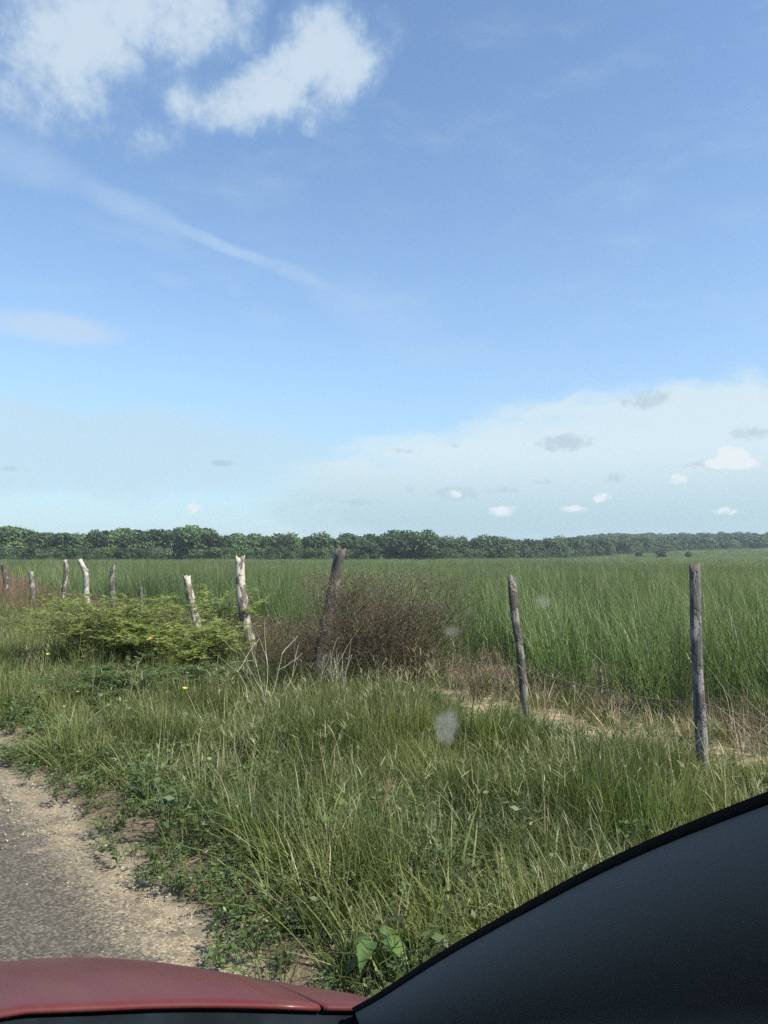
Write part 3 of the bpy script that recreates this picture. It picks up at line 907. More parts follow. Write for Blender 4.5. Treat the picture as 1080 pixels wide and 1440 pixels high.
# barbed wire strung low between the posts
wire = MB()
ws = []
order = [posts[i] for i in (0, 1, 2, 3, 4, 6, 7, 8, 9, 10)]
for o in order:
    p = o.location
    ws.append(np.array([p.x, p.y, p.z + .52]))
last = ws[-1]; d_ = (ws[-1] - ws[-2]); d_ /= np.linalg.norm(d_)
ws.append(last + d_ * 3.0 + np.array([0, 0, -.04]))
pp = []
for a, c in zip(ws[:-1], ws[1:]):
    for t in np.linspace(0, 1, 26)[:-1]:
        q = a * (1 - t) + c * t
        q[2] -= .09 * 4 * t * (1 - t) * .5
        pp.append(q - np.array([0, .05, 0]))
pp = np.array(pp)
wire.tube(pp, .0016, 4)
for i in range(3, len(pp) - 1, 3):
    for k in range(2):
        v = rng.normal(0, 1, 3); v /= np.linalg.norm(v)
        wire.tube([pp[i] - v * .014, pp[i] + v * .014], .001, 3)
wo = wire.build('barbed_wire', plain('old_wire', (.30, .28, .26), .55, .6, var=.3))
tag(wo, 'thin barbed wire strung low from post to post along the field fence', 'wire')

# ------------------------------------------------------------------ shrubs
def grow(mb, p, d, length, r, depth, kids, leaf_pts, wob=.25, up=.1, ratio=.55, steps=5, sides=4, spread=.8, tip_leaf=True):
    P = [np.array(p, float)]; d = np.array(d, float) / np.linalg.norm(d)
    for i in range(steps):
        d = d + rng.normal(0, wob, 3) * .35 + np.array([0, 0, up * .3]); d /= np.linalg.norm(d)
        P.append(P[-1] + d * length / steps)
    P = np.array(P)
    mb.tube(P, np.linspace(r, r * .45, len(P)), sides if depth else 3, rnd=rng.random(), cap=False)
    if depth > 0:
        for k in range(kids):
            i = rng.integers(1, steps + 1)
            dd = (P[i] - P[i - 1]); dd /= np.linalg.norm(dd)
            nd = dd + rng.normal(0, spread, 3); nd[2] += .15
            grow(mb, P[i], nd, length * ratio * rng.uniform(.6, 1.2), r * .55, depth - 1, kids, leaf_pts, wob, up, ratio, max(3, steps - 1), 3, spread)
    else:
        leaf_pts.extend(P[1:])


def twig_shrub(name, loc, rad, h, stems, kids, mat_twig, mat_leaf, nleaf, leaf_size, label, depth=2, wide=.7, rot=0.0, group=None):
    root = empty(name, loc); tag(root, label, 'shrub', group)
    tw = MB(); lp = []
    for i in range(stems):
        a = rng.random() * 6.283; rr = rad * .45 * math.sqrt(rng.random())
        p = np.array([math.cos(a) * rr, math.sin(a) * rr * .7, -.05])
        d = np.array([math.cos(a) * wide * rng.random(), math.sin(a) * wide * rng.random(), 1.0])
        grow(tw, p, d, h * rng.uniform(.5, .85), .0055, depth, kids, lp)
    for V in tw.v: V[:, 2] = np.where(V[:, 2] > h * .85, h * .85 + (V[:, 2] - h * .85) * .3, V[:, 2])
    tw.build('branches', mat_twig, root)
    lp = np.array(lp); lp[:, 2] = np.where(lp[:, 2] > h * .85, h * .85 + (lp[:, 2] - h * .85) * .3, lp[:, 2])
    P = lp[rng.integers(0, len(lp), nleaf)] + rng.normal(0, .02, (nleaf, 3))
    lf = MB(); lf.leaves(P, leaf_size * rng.uniform(.5, 1.3, nleaf), .5, .8)
    lf.build('foliage', mat_leaf, root)
    return root


M['twig'] = leaf_mat('brown_twig', (.075, .055, .040), (.145, .108, .080), trans=.0, gloss=.2)
M['twig_leaf'] = leaf_mat('olive_shrub_leaf', (.080, .074, .036), (.150, .118, .066), trans=.25, objvar=.1)
M['pale_twig'] = leaf_mat('bleached_twig', (.26, .235, .19), (.40, .365, .30), trans=.0, gloss=.2)



def gp(px, py, y):
    x = (px - 540) / FPX * y
    return (x, y, tz(x, y))


twig_shrub('twiggy_shrub', gp(545, 0, 7.9), .72, 1.36, 84, 6, M['twig'], M['twig_leaf'], 24000, .019, 'large rounded brown twiggy shrub in front of the cane, right of the thick dark post', wide=.8)
twig_shrub('twiggy_shrub', gp(408, 0, 9.2), .65, .82, 40, 6, M['twig'], M['twig_leaf'], 8000, .019, 'lower brown twiggy shrub between the white post and the thick dark post', wide=.85)
twig_shrub('twiggy_shrub', gp(292, 0, 9.8), .45, .6, 22, 6, M['twig'], M['feather_dark'], 6000, .024, 'dull green twiggy shrub just left of the white post', wide=.9)
twig_shrub('twiggy_shrub', gp(668, 0, 7.7), .45, .50, 14, 5, M['twig'], M['twig_leaf'], 250, .02, 'small leafless brown shrub at the end of the straw, left of the slim dark post', wide=1.0)


def feather_shrub(loc, rad, h, n, label, mat, dark):
    """sprawling thorny shrub: arching branches set with feathery leaves"""
    root = empty('sprawling_shrub', loc); tag(root, label, 'shrub', 'green sprawling shrubs at the fence')
    br, lf, core = MB(), MB(), MB()
    ctr, ax = [], []
    for i in range(n):
        a = rng.random() * 6.283
        L = rad * rng.uniform(.55, 1.15); hh = h * rng.uniform(.6, 1.15)
        t = np.linspace(0, 1, 9)
        off = rng.normal(0, rad * .22, 2)
        P = np.stack([off[0] + math.cos(a) * L * t, off[1] + math.sin(a) * L * .75 * t, hh * (1.9 * t - 1.05 * t * t)], 1) + rng.normal(0, .02, (9, 3))
        br.tube(P, np.linspace(.006, .002, 9), 3, rnd=rng.random(), cap=False)
        for q in np.linspace(.2, 1, 26):
            k = q * 8; i0 = min(7, int(k)); c = P[i0] * (1 - k + i0) + P[i0 + 1] * (k - i0)
            fa = a + rng.choice([-1, 1]) * rng.uniform(.5, 1.4)
            fl = rng.uniform(.07, .14)
            fd = np.array([math.cos(fa), math.sin(fa), rng.uniform(-.2, .45)])
            sd_ = np.array([-math.sin(fa), math.cos(fa), 0])
            for w in np.linspace(.15, 1, 8):
                for sg in (-1, 1):
                    ctr.append(c + fd * fl * w + sd_ * sg * .012); ax.append(sd_ * sg + fd * .3)
    ctr, ax = np.array(ctr), np.array(ax)
    lf.leaves(ctr, .030 * rng.uniform(.8, 1.3, len(ctr)), .36, .4, axis=ax)
    br.build('branches', M['twig'], root)
    lf.build('foliage', mat, root)
    return root


feather_shrub(gp(165, 0, 9.6), 1.0, .98, 130, 'broad yellow-green feathery shrub sprawling below the far fence posts', M['feather'], None)
feather_shrub(gp(250, 0, 9.0), .7, .72, 80, 'yellow-green feathery shrub spreading round the foot of the leaning mottled post', M['feather'], None)
feather_shrub(gp(205, 0, 7.7), .8, .42, 50, 'darker green sprawling shrub in front of the yellow-green one', M['feather_dark'], None)
feather_shrub(gp(312, 0, 10.6), .5, 1.0, 24, 'thin feathery shrub reaching up on the left of the white post', M['feather'], None)


def dead_branch(loc, h, n, label, lean=0.0):
    root = empty('dead_branch', loc); tag(root, label, 'dead branch')
    mb = MB(); lp = []
    for i in range(n):
        a = rng.random() * 6.283
        d = np.array([math.cos(a) * .45 + lean, math.sin(a) * .3, 1.0])
        grow(mb, [rng.normal(0, .05), rng.normal(0, .05), -.05], d, h * rng.uniform(.6, 1), .0032, 1, 3, lp, wob=.35, ratio=.5, spread=.5)
    mb.build('twigs', M['pale_twig'], root)
    return root


dead_branch(gp(376, 0, 6.8), .90, 8, 'bare bleached branches standing in the grass at the foot of the white post', .05)
dead_branch(gp(467, 0, 6.9), .66, 7, 'low bare bleached branches in front of the thick dark post', .05)
dead_branch(gp(1040, 0, 5.6), .42, 3, 'few pale dry twigs right of the tall grey post', -.2)
dead_branch(gp(690, 0, 7.0), .40, 5, 'tangle of pale dry twigs beside the slim dark post', .1)

# ---- broad leaved plant by the windscreen corner, foxtail head, flowers
def broadleaf(loc, n, size, label, mat):
    root = empty('broadleaf_plant', loc); tag(root, label, 'plant')
    st, lf = MB(), MB()
    for i in range(n):
        a = i * 2.4 + rng.normal(0, .3); L = size * rng.uniform(.7, 1.1); up = rng.uniform(.45, 1.0)
        d = np.array([math.cos(a), math.sin(a), 0])
        base = d * L * .35 + np.array([0, 0, L * (.7 + .9 * up)])
        st.tube([[0, 0, 0], base * .55 + [0, 0, .01], base], [.004, .003, .002], 5)
        rows = []
        sd_ = np.array([-d[1], d[0], 0])
        for t in np.linspace(0, 1, 9):
            w = L * .30 * math.sin(math.pi * min(1, t * .94 + .06) ** .75) + .001
            c = base + d * L * t + np.array([0, 0, L * (.30 * t - .75 * t * t)])
            rows.append([c + sd_ * w * q + np.array([0, 0, abs(q) * w * .35]) for q in (-1, -.5, 0, .5, 1)])
        lf.grid(np.array(rows), rnd=rng.random())
    st.build('stems', mat, root); lf.build('leaves', mat, root, smooth=True)
    return root


M['broad'] = leaf_mat('broad_leaf', (.085, .155, .045), (.125, .20, .06), trans=.4, objvar=.05)
x, y = at_ground(527, 1378)
broadleaf((x, y, tz(x, y)), 6, .105, 'bright green plant with a few broad leaves at the windscreen corner', M['broad'])
x, y = at_ground(170, 1003)
broadleaf((x + .0, y, tz(x, y)), 7, .10, 'small broad-leaved plant in the low weeds at the left roadside', M['feather_dark'])


def flower(px, py, y, h, col, label):
    X, Yv, Zt = at_depth(px, py, y)
    g = tz(X, Yv)
    root = empty('wildflower', (X, Yv, g)); tag(root, label, 'flower')
    st = MB(); st.tube([[0.03, .02, 0], [.015, .01, (Zt - g) * .5], [0, 0, Zt - g]], .0022, 4); st.build('stem', M['verge_dark'], root)
    hd = MB()
    for k in range(6):
        a = k * 1.047 + rng.normal(0, .1); FS = .62
        p = np.array([math.cos(a) * .016, math.sin(a) * .012 - .006, Zt - g + math.sin(a) * .008 + .004])
        t = np.array([math.cos(a), math.sin(a) * .5 - .3, .4])
        s_ = np.cross(t, [0, -1, .6]); s_ /= np.linalg.norm(s_)
        c0 = np.array([0, 0, Zt - g])
        hd.add([c0, c0 + (t * .022 + s_ * .013) * FS, c0 + t * .034 * FS, c0 + (t * .022 - s_ * .013) * FS], [(0, 1, 2, 3)], .5)
    hd.build('flower_head', plain('petal_' + label.split()[0], col, .6), root)


flower(261, 968, 6.3, .5, (.75, .52, .10), 'yellow flower standing up in the long grass below the sprawling shrubs')
flower(212, 898, 7.4, .5, (.60, .30, .06), 'orange flower among the sprawling green shrubs')
flower(68, 920, 8.6, .4, (.70, .60, .12), 'small pale yellow flower in the pale grass at the far left')

# foxtail grass head
fx = at_depth(543, 1135, 3.6); g = tz(fx[0], fx[1])
root = empty('foxtail_grass', (fx[0], fx[1], g)); tag(root, 'reddish foxtail seed head standing out of the green verge grass', 'grass head')
H = fx[2] - g
st = MB(); st.tube([[-.06, 0, 0], [-.045, 0, H * .6], [-.02, 0, H]], .0018, 4); st.build('stem', M['stalk'], root)
hd = MB(); n = 420
t = rng.random(n); c = np.stack([-.022 + .045 * t, 0 * t, H - .01 + .13 * t], 1) + rng.normal(0, .004, (n, 3))
hd.blades(c, .028 * rng.uniform(.6, 1, n), .0018, rng.uniform(.4, 1.0, n), rng.random(n) * 6.28, .2, 2)
hd.build('seed_head', leaf_mat('foxtail', (.30, .17, .10), (.42, .27, .17), objvar=.05), root)

# ------------------------------------------------------------------ trees along the far side
TREE_M = [leaf_mat('tree_leaf_dark', (.025, .048, .019), (.062, .100, .035), trans=.2, gloss=.25, objvar=.42),
          leaf_mat('tree_leaf_mid', (.034, .065, .023), (.085, .132, .043), trans=.25, gloss=.25, objvar=.42),
          leaf_mat('tree_leaf_light', (.050, .085, .028), (.108, .152, .052), trans=.25, gloss=.25, objvar=.25)]
BARK = plain('tree_bark', (.11, .09, .07), .9, var=.3)


def crown_mesh(seed, mat, wide=1.0, tall=1.0, nl=2300, leaf=.60):
    """crown for a tree 1 unit high scaled to metres of a 9 m tree; lobes reach low, the outline is uneven"""
    rs = np.random.default_rng(seed)
    mb = MB()
    H = 9.0 * tall; W = 4.2 * wide
    lob = []
    for i in range(19):
        a = rs.random() * 6.283; rr = W * .62 * math.sqrt(rs.random())
        zz = H * (.14 + .66 * rs.random() * (1 - .45 * (rr / W)))
        r = W * rs.uniform(.24, .42)
        lob.append((math.cos(a) * rr, math.sin(a) * rr, zz, r))
    lob.append((0, 0, H * .68, W * .48)); lob.append((W * .2, 0, H * .42, W * .5))
    wts = np.array([q[3] ** 2 for q in lob]); wts /= wts.sum()
    pick_ = rs.choice(len(lob), nl, p=wts)
    L = np.array(lob)[pick_]
    d = rs.normal(0, 1, (nl, 3)); d /= np.linalg.norm(d, axis=1)[:, None]
    d[:, 2] = np.where(d[:, 2] < -.5, -d[:, 2], d[:, 2])
    rad = L[:, 3] * (1 - .35 * rs.random(nl) ** 2.2) * (1 + .10 * rs.normal(0, 1, nl))
    P = L[:, :3] + d * rad[:, None] * np.array([1, 1, .8])
    P[:, 2] = np.maximum(P[:, 2], .3)
    # leafy sprays, each a bent pair of faces turned roughly outwards
    rv = np.repeat((rs.random(len(lob)) * .5)[pick_], 1) + rs.random(nl) * .5
    nrm = d + rs.normal(0, .55, (nl, 3)); nrm /= np.linalg.norm(nrm, axis=1)[:, None]
    a = np.cross(nrm, rs.normal(0, 1, (nl, 3))); a /= np.linalg.norm(a, axis=1)[:, None]
    b_ = np.cross(nrm, a)
    sz = leaf * rs.uniform(.55, 1.25, nl)[:, None]
    V = np.stack([P - a * sz * .6, P + b_ * sz * .42 - nrm * sz * .12, P + a * sz * .6, P - b_ * sz * .42 - nrm * sz * .12], 1).reshape(-1, 3)
    F = np.array([[0, 1, 2], [0, 2, 3]])
    F = (F[None] + (np.arange(nl) * 4)[:, None, None]).reshape(-1, 3)
    mb.add(V, F, np.repeat(rv, 4))
    return mb.mesh('crown', mat)


def trunk_mesh(seed):
    rs = np.random.default_rng(seed); mb = MB()
    P = np.array([[0, 0, -.4], [.05, .03, 1.2], [.15, .0, 2.6], [.05, .1, 4.2], [.1, .0, 5.8]])
    mb.tube(P, [.30, .22, .19, .14, .08], 8)
    for i in range(5):
        a = rs.random() * 6.28; k = rs.integers(1, 4); q = P[k]
        e = q + np.array([math.cos(a) * 2.1, math.sin(a) * 2.1, 1.9])
        mb.tube([q, q * .5 + e * .5 + [0, 0, -.15], e], [.11, .08, .04], 5)
    return mb.mesh('trunk', BARK, smooth=True)


CROWNS = [crown_mesh(900 + i, TREE_M[(0, 1, 0, 2, 1, 0, 1, 0)[i]], (1, 1.15, .9, 1.05, 1.25, 1.1, .95, 1.1)[i]) for i in range(8)]
TRUNKS = [trunk_mesh(70 + i) for i in range(3)]


def tree(x, y, h, w, ci, label, group, rz=None, cat='tree'):
    root = empty('bushy_tree', (x, y, tz(x, y)), rng.random() * 6.28 if rz is None else rz)
    root.scale = (w, w, h)
    link('trunk', TRUNKS[ci % 3], root); link('crown', CROWNS[ci], root)
    tag(root, label, cat, group)
    return root


def interp(x, tab): return float(np.interp(x, [q[0] for q in tab], [q[1] for q in tab]))
TOP = [(-80, 744), (-20, 737), (40, 743), (90, 747), (130, 748), (160, 743), (200, 747), (228, 743), (262, 738), (296, 744), (308, 756), (330, 750), (380, 752), (430, 754), (480, 753), (530, 752), (560, 747), (585, 744), (602, 748), (616, 759),
       (645, 758), (680, 753), (712, 757), (735, 762), (760, 761), (800, 757), (850, 757), (900, 756), (960, 757), (1000, 757), (1120, 756), (1200, 756)]
DEP = [(-100, 165), (300, 182), (600, 200), (700, 225), (800, 275), (900, 340), (1000, 400), (1200, 440)]
SEGL = [(235, 'low dense tree in the far treeline, left of the tall dark rounded crown'),
        (545, 'bushy tree in the far treeline between the tall dark crown and the high dome-shaped crown'),
        (850, 'low tree in the far treeline right of the high dome-shaped crown'),
        (2000, 'small hazy tree on the distant right where the field rises')]
pxx = -110.0
while pxx < 1190:
    D = interp(pxx, DEP)
    for row in range(2):
        px = pxx + rng.normal(0, 4) + row * 12
        Dd = D + row * rng.uniform(7, 12) + rng.normal(0, 2)
        if any(abs(px - q) < 17 for q in (262, 580)) and row == 0: continue
        topy = interp(px, TOP) - 5.0 * (px < 850) - 1 + rng.uniform(-3.5, 4.5) + (0 if row else rng.uniform(-1, 8))
        x = (px - 540) / FPX * Dd
        ztop = CZ + (780 - topy) / FPX * Dd
        h = max(3.0, ztop - tz(x, Dd)) / 9.0
        w = max(.55, h * rng.uniform(.8, 1.5))
        lab = next(t for e, t in SEGL if px < e)
        ci = int(rng.integers(0, 8))
        tree(x, Dd, h, w, ci, lab, 'trees along the far side of the field')
    pxx += 19 * (190 / D) ** .8 * rng.uniform(.85, 1.15)
# the two crowns that stand out
D = 176; x = (262 - 540) / FPX * D
tree(x, D, (CZ + (780 - 734) / FPX * D - tz(x, D)) / 9, 1.5, 0, 'tall dark rounded tree standing over the left part of the far treeline', 'trees along the far side of the field')
D = 190; x = (580 - 540) / FPX * D
tree(x, D, (CZ + (780 - 743) / FPX * D - tz(x, D)) / 9, 1.5, 4, 'high dome-shaped tree near the middle of the far treeline', 'trees along the far side of the field')
# scattered bushes in the rising field, right
for (px, py, D, w, lab) in ((930, 770, 262, .62, 'round dark bush standing alone in front of the hazy trees'),
                            (968, 773, 262, .40, 'small dark bush right of the round dark bush, far across the field'),
                            (898, 774, 280, .45, 'low bush left of the round dark bush, far across the field')):
    x = (px - 540) / FPX * D
    tree(x, D, (CZ + (780 - py) / FPX * D - tz(x, D)) / 9, w, 2, lab, 'bushes in the far field', cat='bush')
# woods on the far rise, one mass
n = 620
aa = rng.uniform(.10, .56, n); dd = rng.uniform(430, 900, n)
x_, y_ = dd * np.sin(aa), dd * np.cos(aa)
far_s = rng.uniform(.75, 1.15, n)
wood = scatter('distant_woods', np.stack([x_, y_, terrain(x_, y_) - .5], 1), [CROWNS[i] for i in (0, 1, 3, 5)], np.stack([far_s * 1.25, far_s * 1.25, far_s * .95], 1), .0)
# rough growth at the foot of the trees
n = 1000
pxr = rng.uniform(-110, 1190, n); D = np.interp(pxr, [q[0] for q in DEP], [q[1] for q in DEP]) - rng.uniform(1, 7, n)
x_ = (pxr - 540) / FPX * D
fs = rng.uniform(.22, .46, n)
scatter('undergrowth', np.stack([x_, D, terrain(x_, D) - .2], 1), [CROWNS[i] for i in (0, 2, 4, 7)], np.stack([fs * 1.3, fs * 1.3, fs * 1.1], 1), .0)

# ------------------------------------------------------------------ the red car the photograph is taken from
RC = -0.26                              # the car's centre line lies left of the camera
car = empty('parked_car', (RC * RX, RC * RY, 0), YAW)
tag(car, 'dull red small car with its bonnet and windscreen corner at the near roadside', 'car')


def paint_mat():
    m, nt, out = new_mat('dull_red_paint'); b = NB(nt)
    tc = b.n('ShaderNodeTexCoord'); o = tc.outputs['Object']
    n1 = b.noise(o, 3.5, 6, .6); n2 = b.noise(o, 240, 3, .7); n3 = b.noise(b.mapv(o, (1, .25, 1)), 14, 5, .65)
    c = b.mix(b.ss(.3, .7, n1), (.074, .008, .010), (.094, .012, .013))
    dust = b.m('MULTIPLY', b.ss(.30, .75, n3), .5)
    c = b.mix(b.m('ADD', dust, b.m('MULTIPLY', b.ss(.45, .7, n2), .12)), c, (.095, .040, .032))
    p = b.n('ShaderNodeBsdfPrincipled'); b.put(p.inputs['Base Color'], c)
    b.put(p.inputs['Roughness'], b.m('MULTIPLY_ADD', n3, .3, .42)); p.inputs['Specular IOR Level'].default_value = .35
    p.inputs['Coat Weight'].default_value = .25; p.inputs['Coat Roughness'].default_value = .25
    b.link(p.outputs[0], out.inputs[0]); return m


CM = {'paint': paint_mat(), 'rubber': plain('black_rubber', (.012, .012, .013), .7, spec=.25), 'cowl': plain('faded_cowl_plastic', (.009, .013, .017), .95, spec=.05, grain=.25, var=.35, var_scale=14),
      'trim': plain('grey_pillar_plastic', (.165, .168, .166), .8, spec=.2, grain=.06, grain_scale=420), 'dark': plain('dark_dash_plastic', (.05, .053, .056), .7, grain=.3, grain_scale=300),
      'tyre': plain('tyre_rubber', (.02, .02, .02), .85), 'rim': plain('rim_alloy', (.55, .55, .56), .35, .9), 'cloth': plain('seat_cloth', (.09, .09, .095), .95, grain=.4),
      'lamp': plain('lamp_lens', (.75, .76, .78), .12, .3, coat=.6), 'red_lamp': plain('tail_lamp_lens', (.35, .01, .01), .15, coat=.6), 'liner': plain('roof_liner', (.10, .10, .10), .95)}
gm_, nt, out = new_mat('windscreen_glass'); b = NB(nt)
tb = b.n('ShaderNodeBsdfTransparent'); tb.inputs[0].default_value = (.955, .975, .97, 1); b.link(tb.outputs[0], out.inputs[0]); CM['screen'] = gm_
gm2, nt, out = new_mat('side_glass'); b = NB(nt)
tb = b.n('ShaderNodeBsdfTransparent'); tb.inputs[0].default_value = (.42, .47, .46, 1); gl_ = b.n('ShaderNodeBsdfGlossy'); gl_.inputs['Roughness'].default_value = .02
fr = b.n('ShaderNodeFresnel'); mx = b.n('ShaderNodeMixShader'); b.link(fr.outputs[0], mx.inputs[0]); b.link(tb.outputs[0], mx.inputs[1]); b.link(gl_.outputs[0], mx.inputs[2]); b.link(mx.outputs[0], out.inputs[0]); CM['side'] = gm2


def base_f(Xc): return .995 - .49 * np.asarray(Xc) ** 2          # rear edge of the bonnet, seen from above
def hood_z(Xc, f):
    Xc = np.asarray(Xc, float); f = np.asarray(f, float); x = f - .879
    z = CZ - .479 - .0914 * x - .502 * np.where(x > -.4, x, -.4) ** 2
    q = np.clip(np.abs(Xc) / .80, 0, 1.03)
    crease = .006 * np.exp(-((np.abs(Xc) - .46) / .05) ** 2)
    return z - (.02 + .35 * np.clip(f - .69, 0, .5)) * q ** 6 + crease


def body_patch(name, x0, x1, f_end, mat, parent, nx=40, nf=40, gap=0.0):
    rows = []
    for Xc in np.linspace(x0, x1, nx):
        f0 = float(base_f(Xc)); f1 = f_end - .30 * Xc ** 2
        ff = f0 + (f1 - f0) * np.linspace(0, 1, nf)
        z = hood_z(Xc, ff)
        r = np.stack([np.full(nf, Xc), ff, z], 1)
        lip = np.array([[Xc, f0 - .003, z[0] - .003], [Xc, f0 - .001, z[0] - .007]])   # folded rear edge
        rows.append(np.concatenate([lip[::-1], r]))
    mb = MB(); mb.grid(np.array(rows), flip=True)
    o = mb.build(name, mat, parent, smooth=True)
    sm = o.modifiers.new('thickness', 'SOLIDIFY'); sm.thickness = .004; sm.offset = -1
    return o


body_patch('bonnet', -.738, .738, 1.52, CM['paint'], car)
for sg in (-1, 1):
    body_patch('wing', sg * .741, sg * .802, 1.52, CM['paint'], car, 14) if sg > 0 else body_patch('wing', -.802, -.741, 1.52, CM['paint'], car, 14)


def outline(front_wheel=1.08, rear_wheel=-1.30, rad=.33):
    P = []
    ft = np.linspace(1.30, .70, 12)
    for f in ft: P.append((f, float(hood_z(.80, f)) - .002))
    P += [(.45, .885), (-.3, .90), (-1.2, .925), (-1.85, .93), (-1.98, .80), (-2.02, .50), (-1.98, .27)]
    for cx in (rear_wheel, front_wheel):
        for a in np.linspace(math.pi * 1.08, -math.pi * .08, 16): P.append((cx + rad * math.cos(a), .28 + rad * math.sin(a)))
    P += [(1.46, .25), (1.50, .42), (1.42, .62)]
    return P


def extrude_side(name, P, x_in, x_out, mat, parent, bevel=.008):
    bm = bmesh.new()
    a = [bm.verts.new((x_in, f, z)) for f, z in P]; c = [bm.verts.new((x_out, f, z)) for f, z in P]
    f1 = bm.faces.new(a); f2 = bm.faces.new(c[::-1]); n = len(P)
    for i in range(n): bm.faces.new((a[i], c[i], c[(i + 1) % n], a[(i + 1) % n]))
    bmesh.ops.triangulate(bm, faces=[f1, f2]); bmesh.ops.recalc_face_normals(bm, faces=bm.faces[:])
    me = bpy.data.meshes.new(name); bm.to_mesh(me); bm.free(); me.materials.append(mat)
    o = link(name, me, parent)
    if bevel:
        m = o.modifiers.new('bevel', 'BEVEL'); m.width = bevel; m.segments = 2; m.limit_method = 'ANGLE'; m.angle_limit = R_(50)
    return o


for sg in (-1, 1):
    extrude_side('side_panel', outline(), sg * .775, sg * .802, CM['paint'], car)
    for (fa, fb, nm) in ((.60, -.38, 'door'), (-.40, -1.02, 'door')):
        P = [(fa, .33), (fa + .02, .60), (fa - .02, .873), (fb, .893), (fb - (.02 if fb > -.6 else -.05), .60), (fb + (0 if fb > -.6 else .16), .33)]
        d = extrude_side(nm, P, sg * .8025, sg * .818, CM['paint'], car, .006)
        h = MB(); h.box((sg * .828, fb + .13, .78), (.022, .15, .028)); h.build('handle', CM['rubber'], d, bevel=.008)
        inner = [(fa - .04, .30), (fa - .05, .868), (fb + .04, .885), (fb + .03, .30)]
        extrude_side('door_card', inner, sg * .74, sg * .774, CM['dark'], d, .01)

# front and rear of the body
rows = []
for Xc in np.linspace(-.80, .80, 33):
    f1 = 1.52 - .30 * Xc ** 2; z1 = float(hood_z(Xc, f1))
    rows.append([(Xc, f1, z1 - .004), (Xc, f1 + .035, z1 - .06), (Xc, f1 + .06, .52 if z1 > .56 else z1 - .05 - .02), (Xc, f1 + .10, .44), (Xc, f1 + .11, .36), (Xc, f1 + .06, .26), (Xc, f1 - .05, .22)])
mb = MB(); mb.grid(np.array(rows)); mb.build('front_bumper', CM['paint'], car, smooth=True).modifiers.new('t', 'SOLIDIFY').thickness = .01
rows = []
for Xc in np.linspace(-.79, .79, 21):
    f1 = -2.0 + .10 * Xc ** 2
    rows.append([(Xc, f1 + .12, .93), (Xc, f1 + .02, .80), (Xc, f1, .60), (Xc, f1 - .06, .55), (Xc, f1 - .07, .36), (Xc, f1, .24)])
mb = MB(); mb.grid(np.array(rows), flip=True); mb.build('tailgate', CM['paint'], car, smooth=True).modifiers.new('t', 'SOLIDIFY').thickness = .01
mb = MB()
for k in range(5): mb.box((0, 1.615, .345 + k * .03), (.62, .02, .012))
mb.box((0, 1.60, .405), (.68, .02, .17)); mb.build('grille', CM['rubber'], car)
for sg in (-1, 1):
    bm = bmesh.new(); bmesh.ops.create_uvsphere(bm, u_segments=20, v_segments=12, radius=1)
    me = bpy.data.meshes.new('headlight'); bm.to_mesh(me); bm.free(); me.materials.append(CM['lamp']); me.polygons.foreach_set('use_smooth', np.ones(len(me.polygons), bool))
    o = link('headlight', me, car, (sg * .60, 1.435, .545)); o.scale = (.15, .06, .075); o.rotation_euler = (R_(20), 0, R_(-24 * sg))
    mb = MB(); mb.box((sg * .70, -1.965, .76), (.13, .05, .22)); mb.build('tail_light', CM['red_lamp'], car, bevel=.02)
    for f in (1.08, -1.30):
        w = empty('wheel', (sg * .715, f, .28)); w.parent = car; w.rotation_euler = (0, R_(90) * sg, 0)
        mb = MB(); prof = [(.17, -.075), (.235, -.082), (.272, -.07), (.28, -.04), (.28, .04), (.272, .07), (.235, .082), (.17, .075)]
        an = np.linspace(0, 2 * math.pi, 41)
        mb.grid(np.array([[(r * math.cos(a), r * math.sin(a), z) for r, z in prof] for a in an])); mb.build('tyre', CM['tyre'], w, smooth=True)
        mb = MB(); prof = [(.172, .06), (.165, .05), (.155, .035), (.03, .05), (.0, .055)]
        mb.grid(np.array([[(r * math.cos(a) * (1), r * math.sin(a), z - (.035 * (r > .05 and r < .16) * (1 if math.cos(a * 5) < -.1 else 0))) for r, z in prof] for a in an])); mb.build('rim', CM['rim'], w)

# the front pillar: its line from the bonnet corner up and back to the roof
PIL = []
for (px, py) in ((498, 1419), (517, 1409), (533, 1400), (580, 1368), (627, 1338), (693, 1300), (760, 1263), (827, 1226), (893, 1194), (960, 1165), (1027, 1138), (1080, 1119)):
    d = ray(px, py)
    rr = d[0] * RX + d[1] * RY; ff = d[0] * FX + d[1] * FY; zz = d[2]
    t = (.50 - .25 * .49) / (rr + .25 * zz)       # where the sight line crosses the pillar's leaning plane
    PIL.append((rr * t - RC, ff * t, CZ + zz * t))
PIL = np.array(PIL)
e = PIL[-1] - PIL[-4]; e /= np.linalg.norm(e)
ext = [PIL[-1] + e * q * .1 + np.array([0, 0, -.012 * q * q * .1]) for q in (1, 2, 3, 3.6)]
PIL = np.concatenate([PIL, ext])
print('PILLAR', PIL.round(3).tolist())
sq = np.r_[0, np.cumsum(np.linalg.norm(np.diff(PIL, axis=0), axis=1))]
tt = np.linspace(0, sq[-1], 60)
PIL = np.stack([np.interp(tt, sq, PIL[:, i]) for i in range(3)], 1)
for _ in range(6): PIL[1:-1] = (PIL[:-2] + 2 * PIL[1:-1] + PIL[2:]) / 4
PILL = PIL * np.array([-1, 1, 1])
NP_ = len(PIL)
vv = np.linspace(0, 1, NP_)


def glass_pt(xi, k, off=0.0):
    E = PIL[k]; v = vv[k]
    g = 1 - xi * xi
    return np.array([E[0] * xi, E[1] + (.235 - .13 * v) * g + off, E[2] + (.012 + .02 * v) * g])


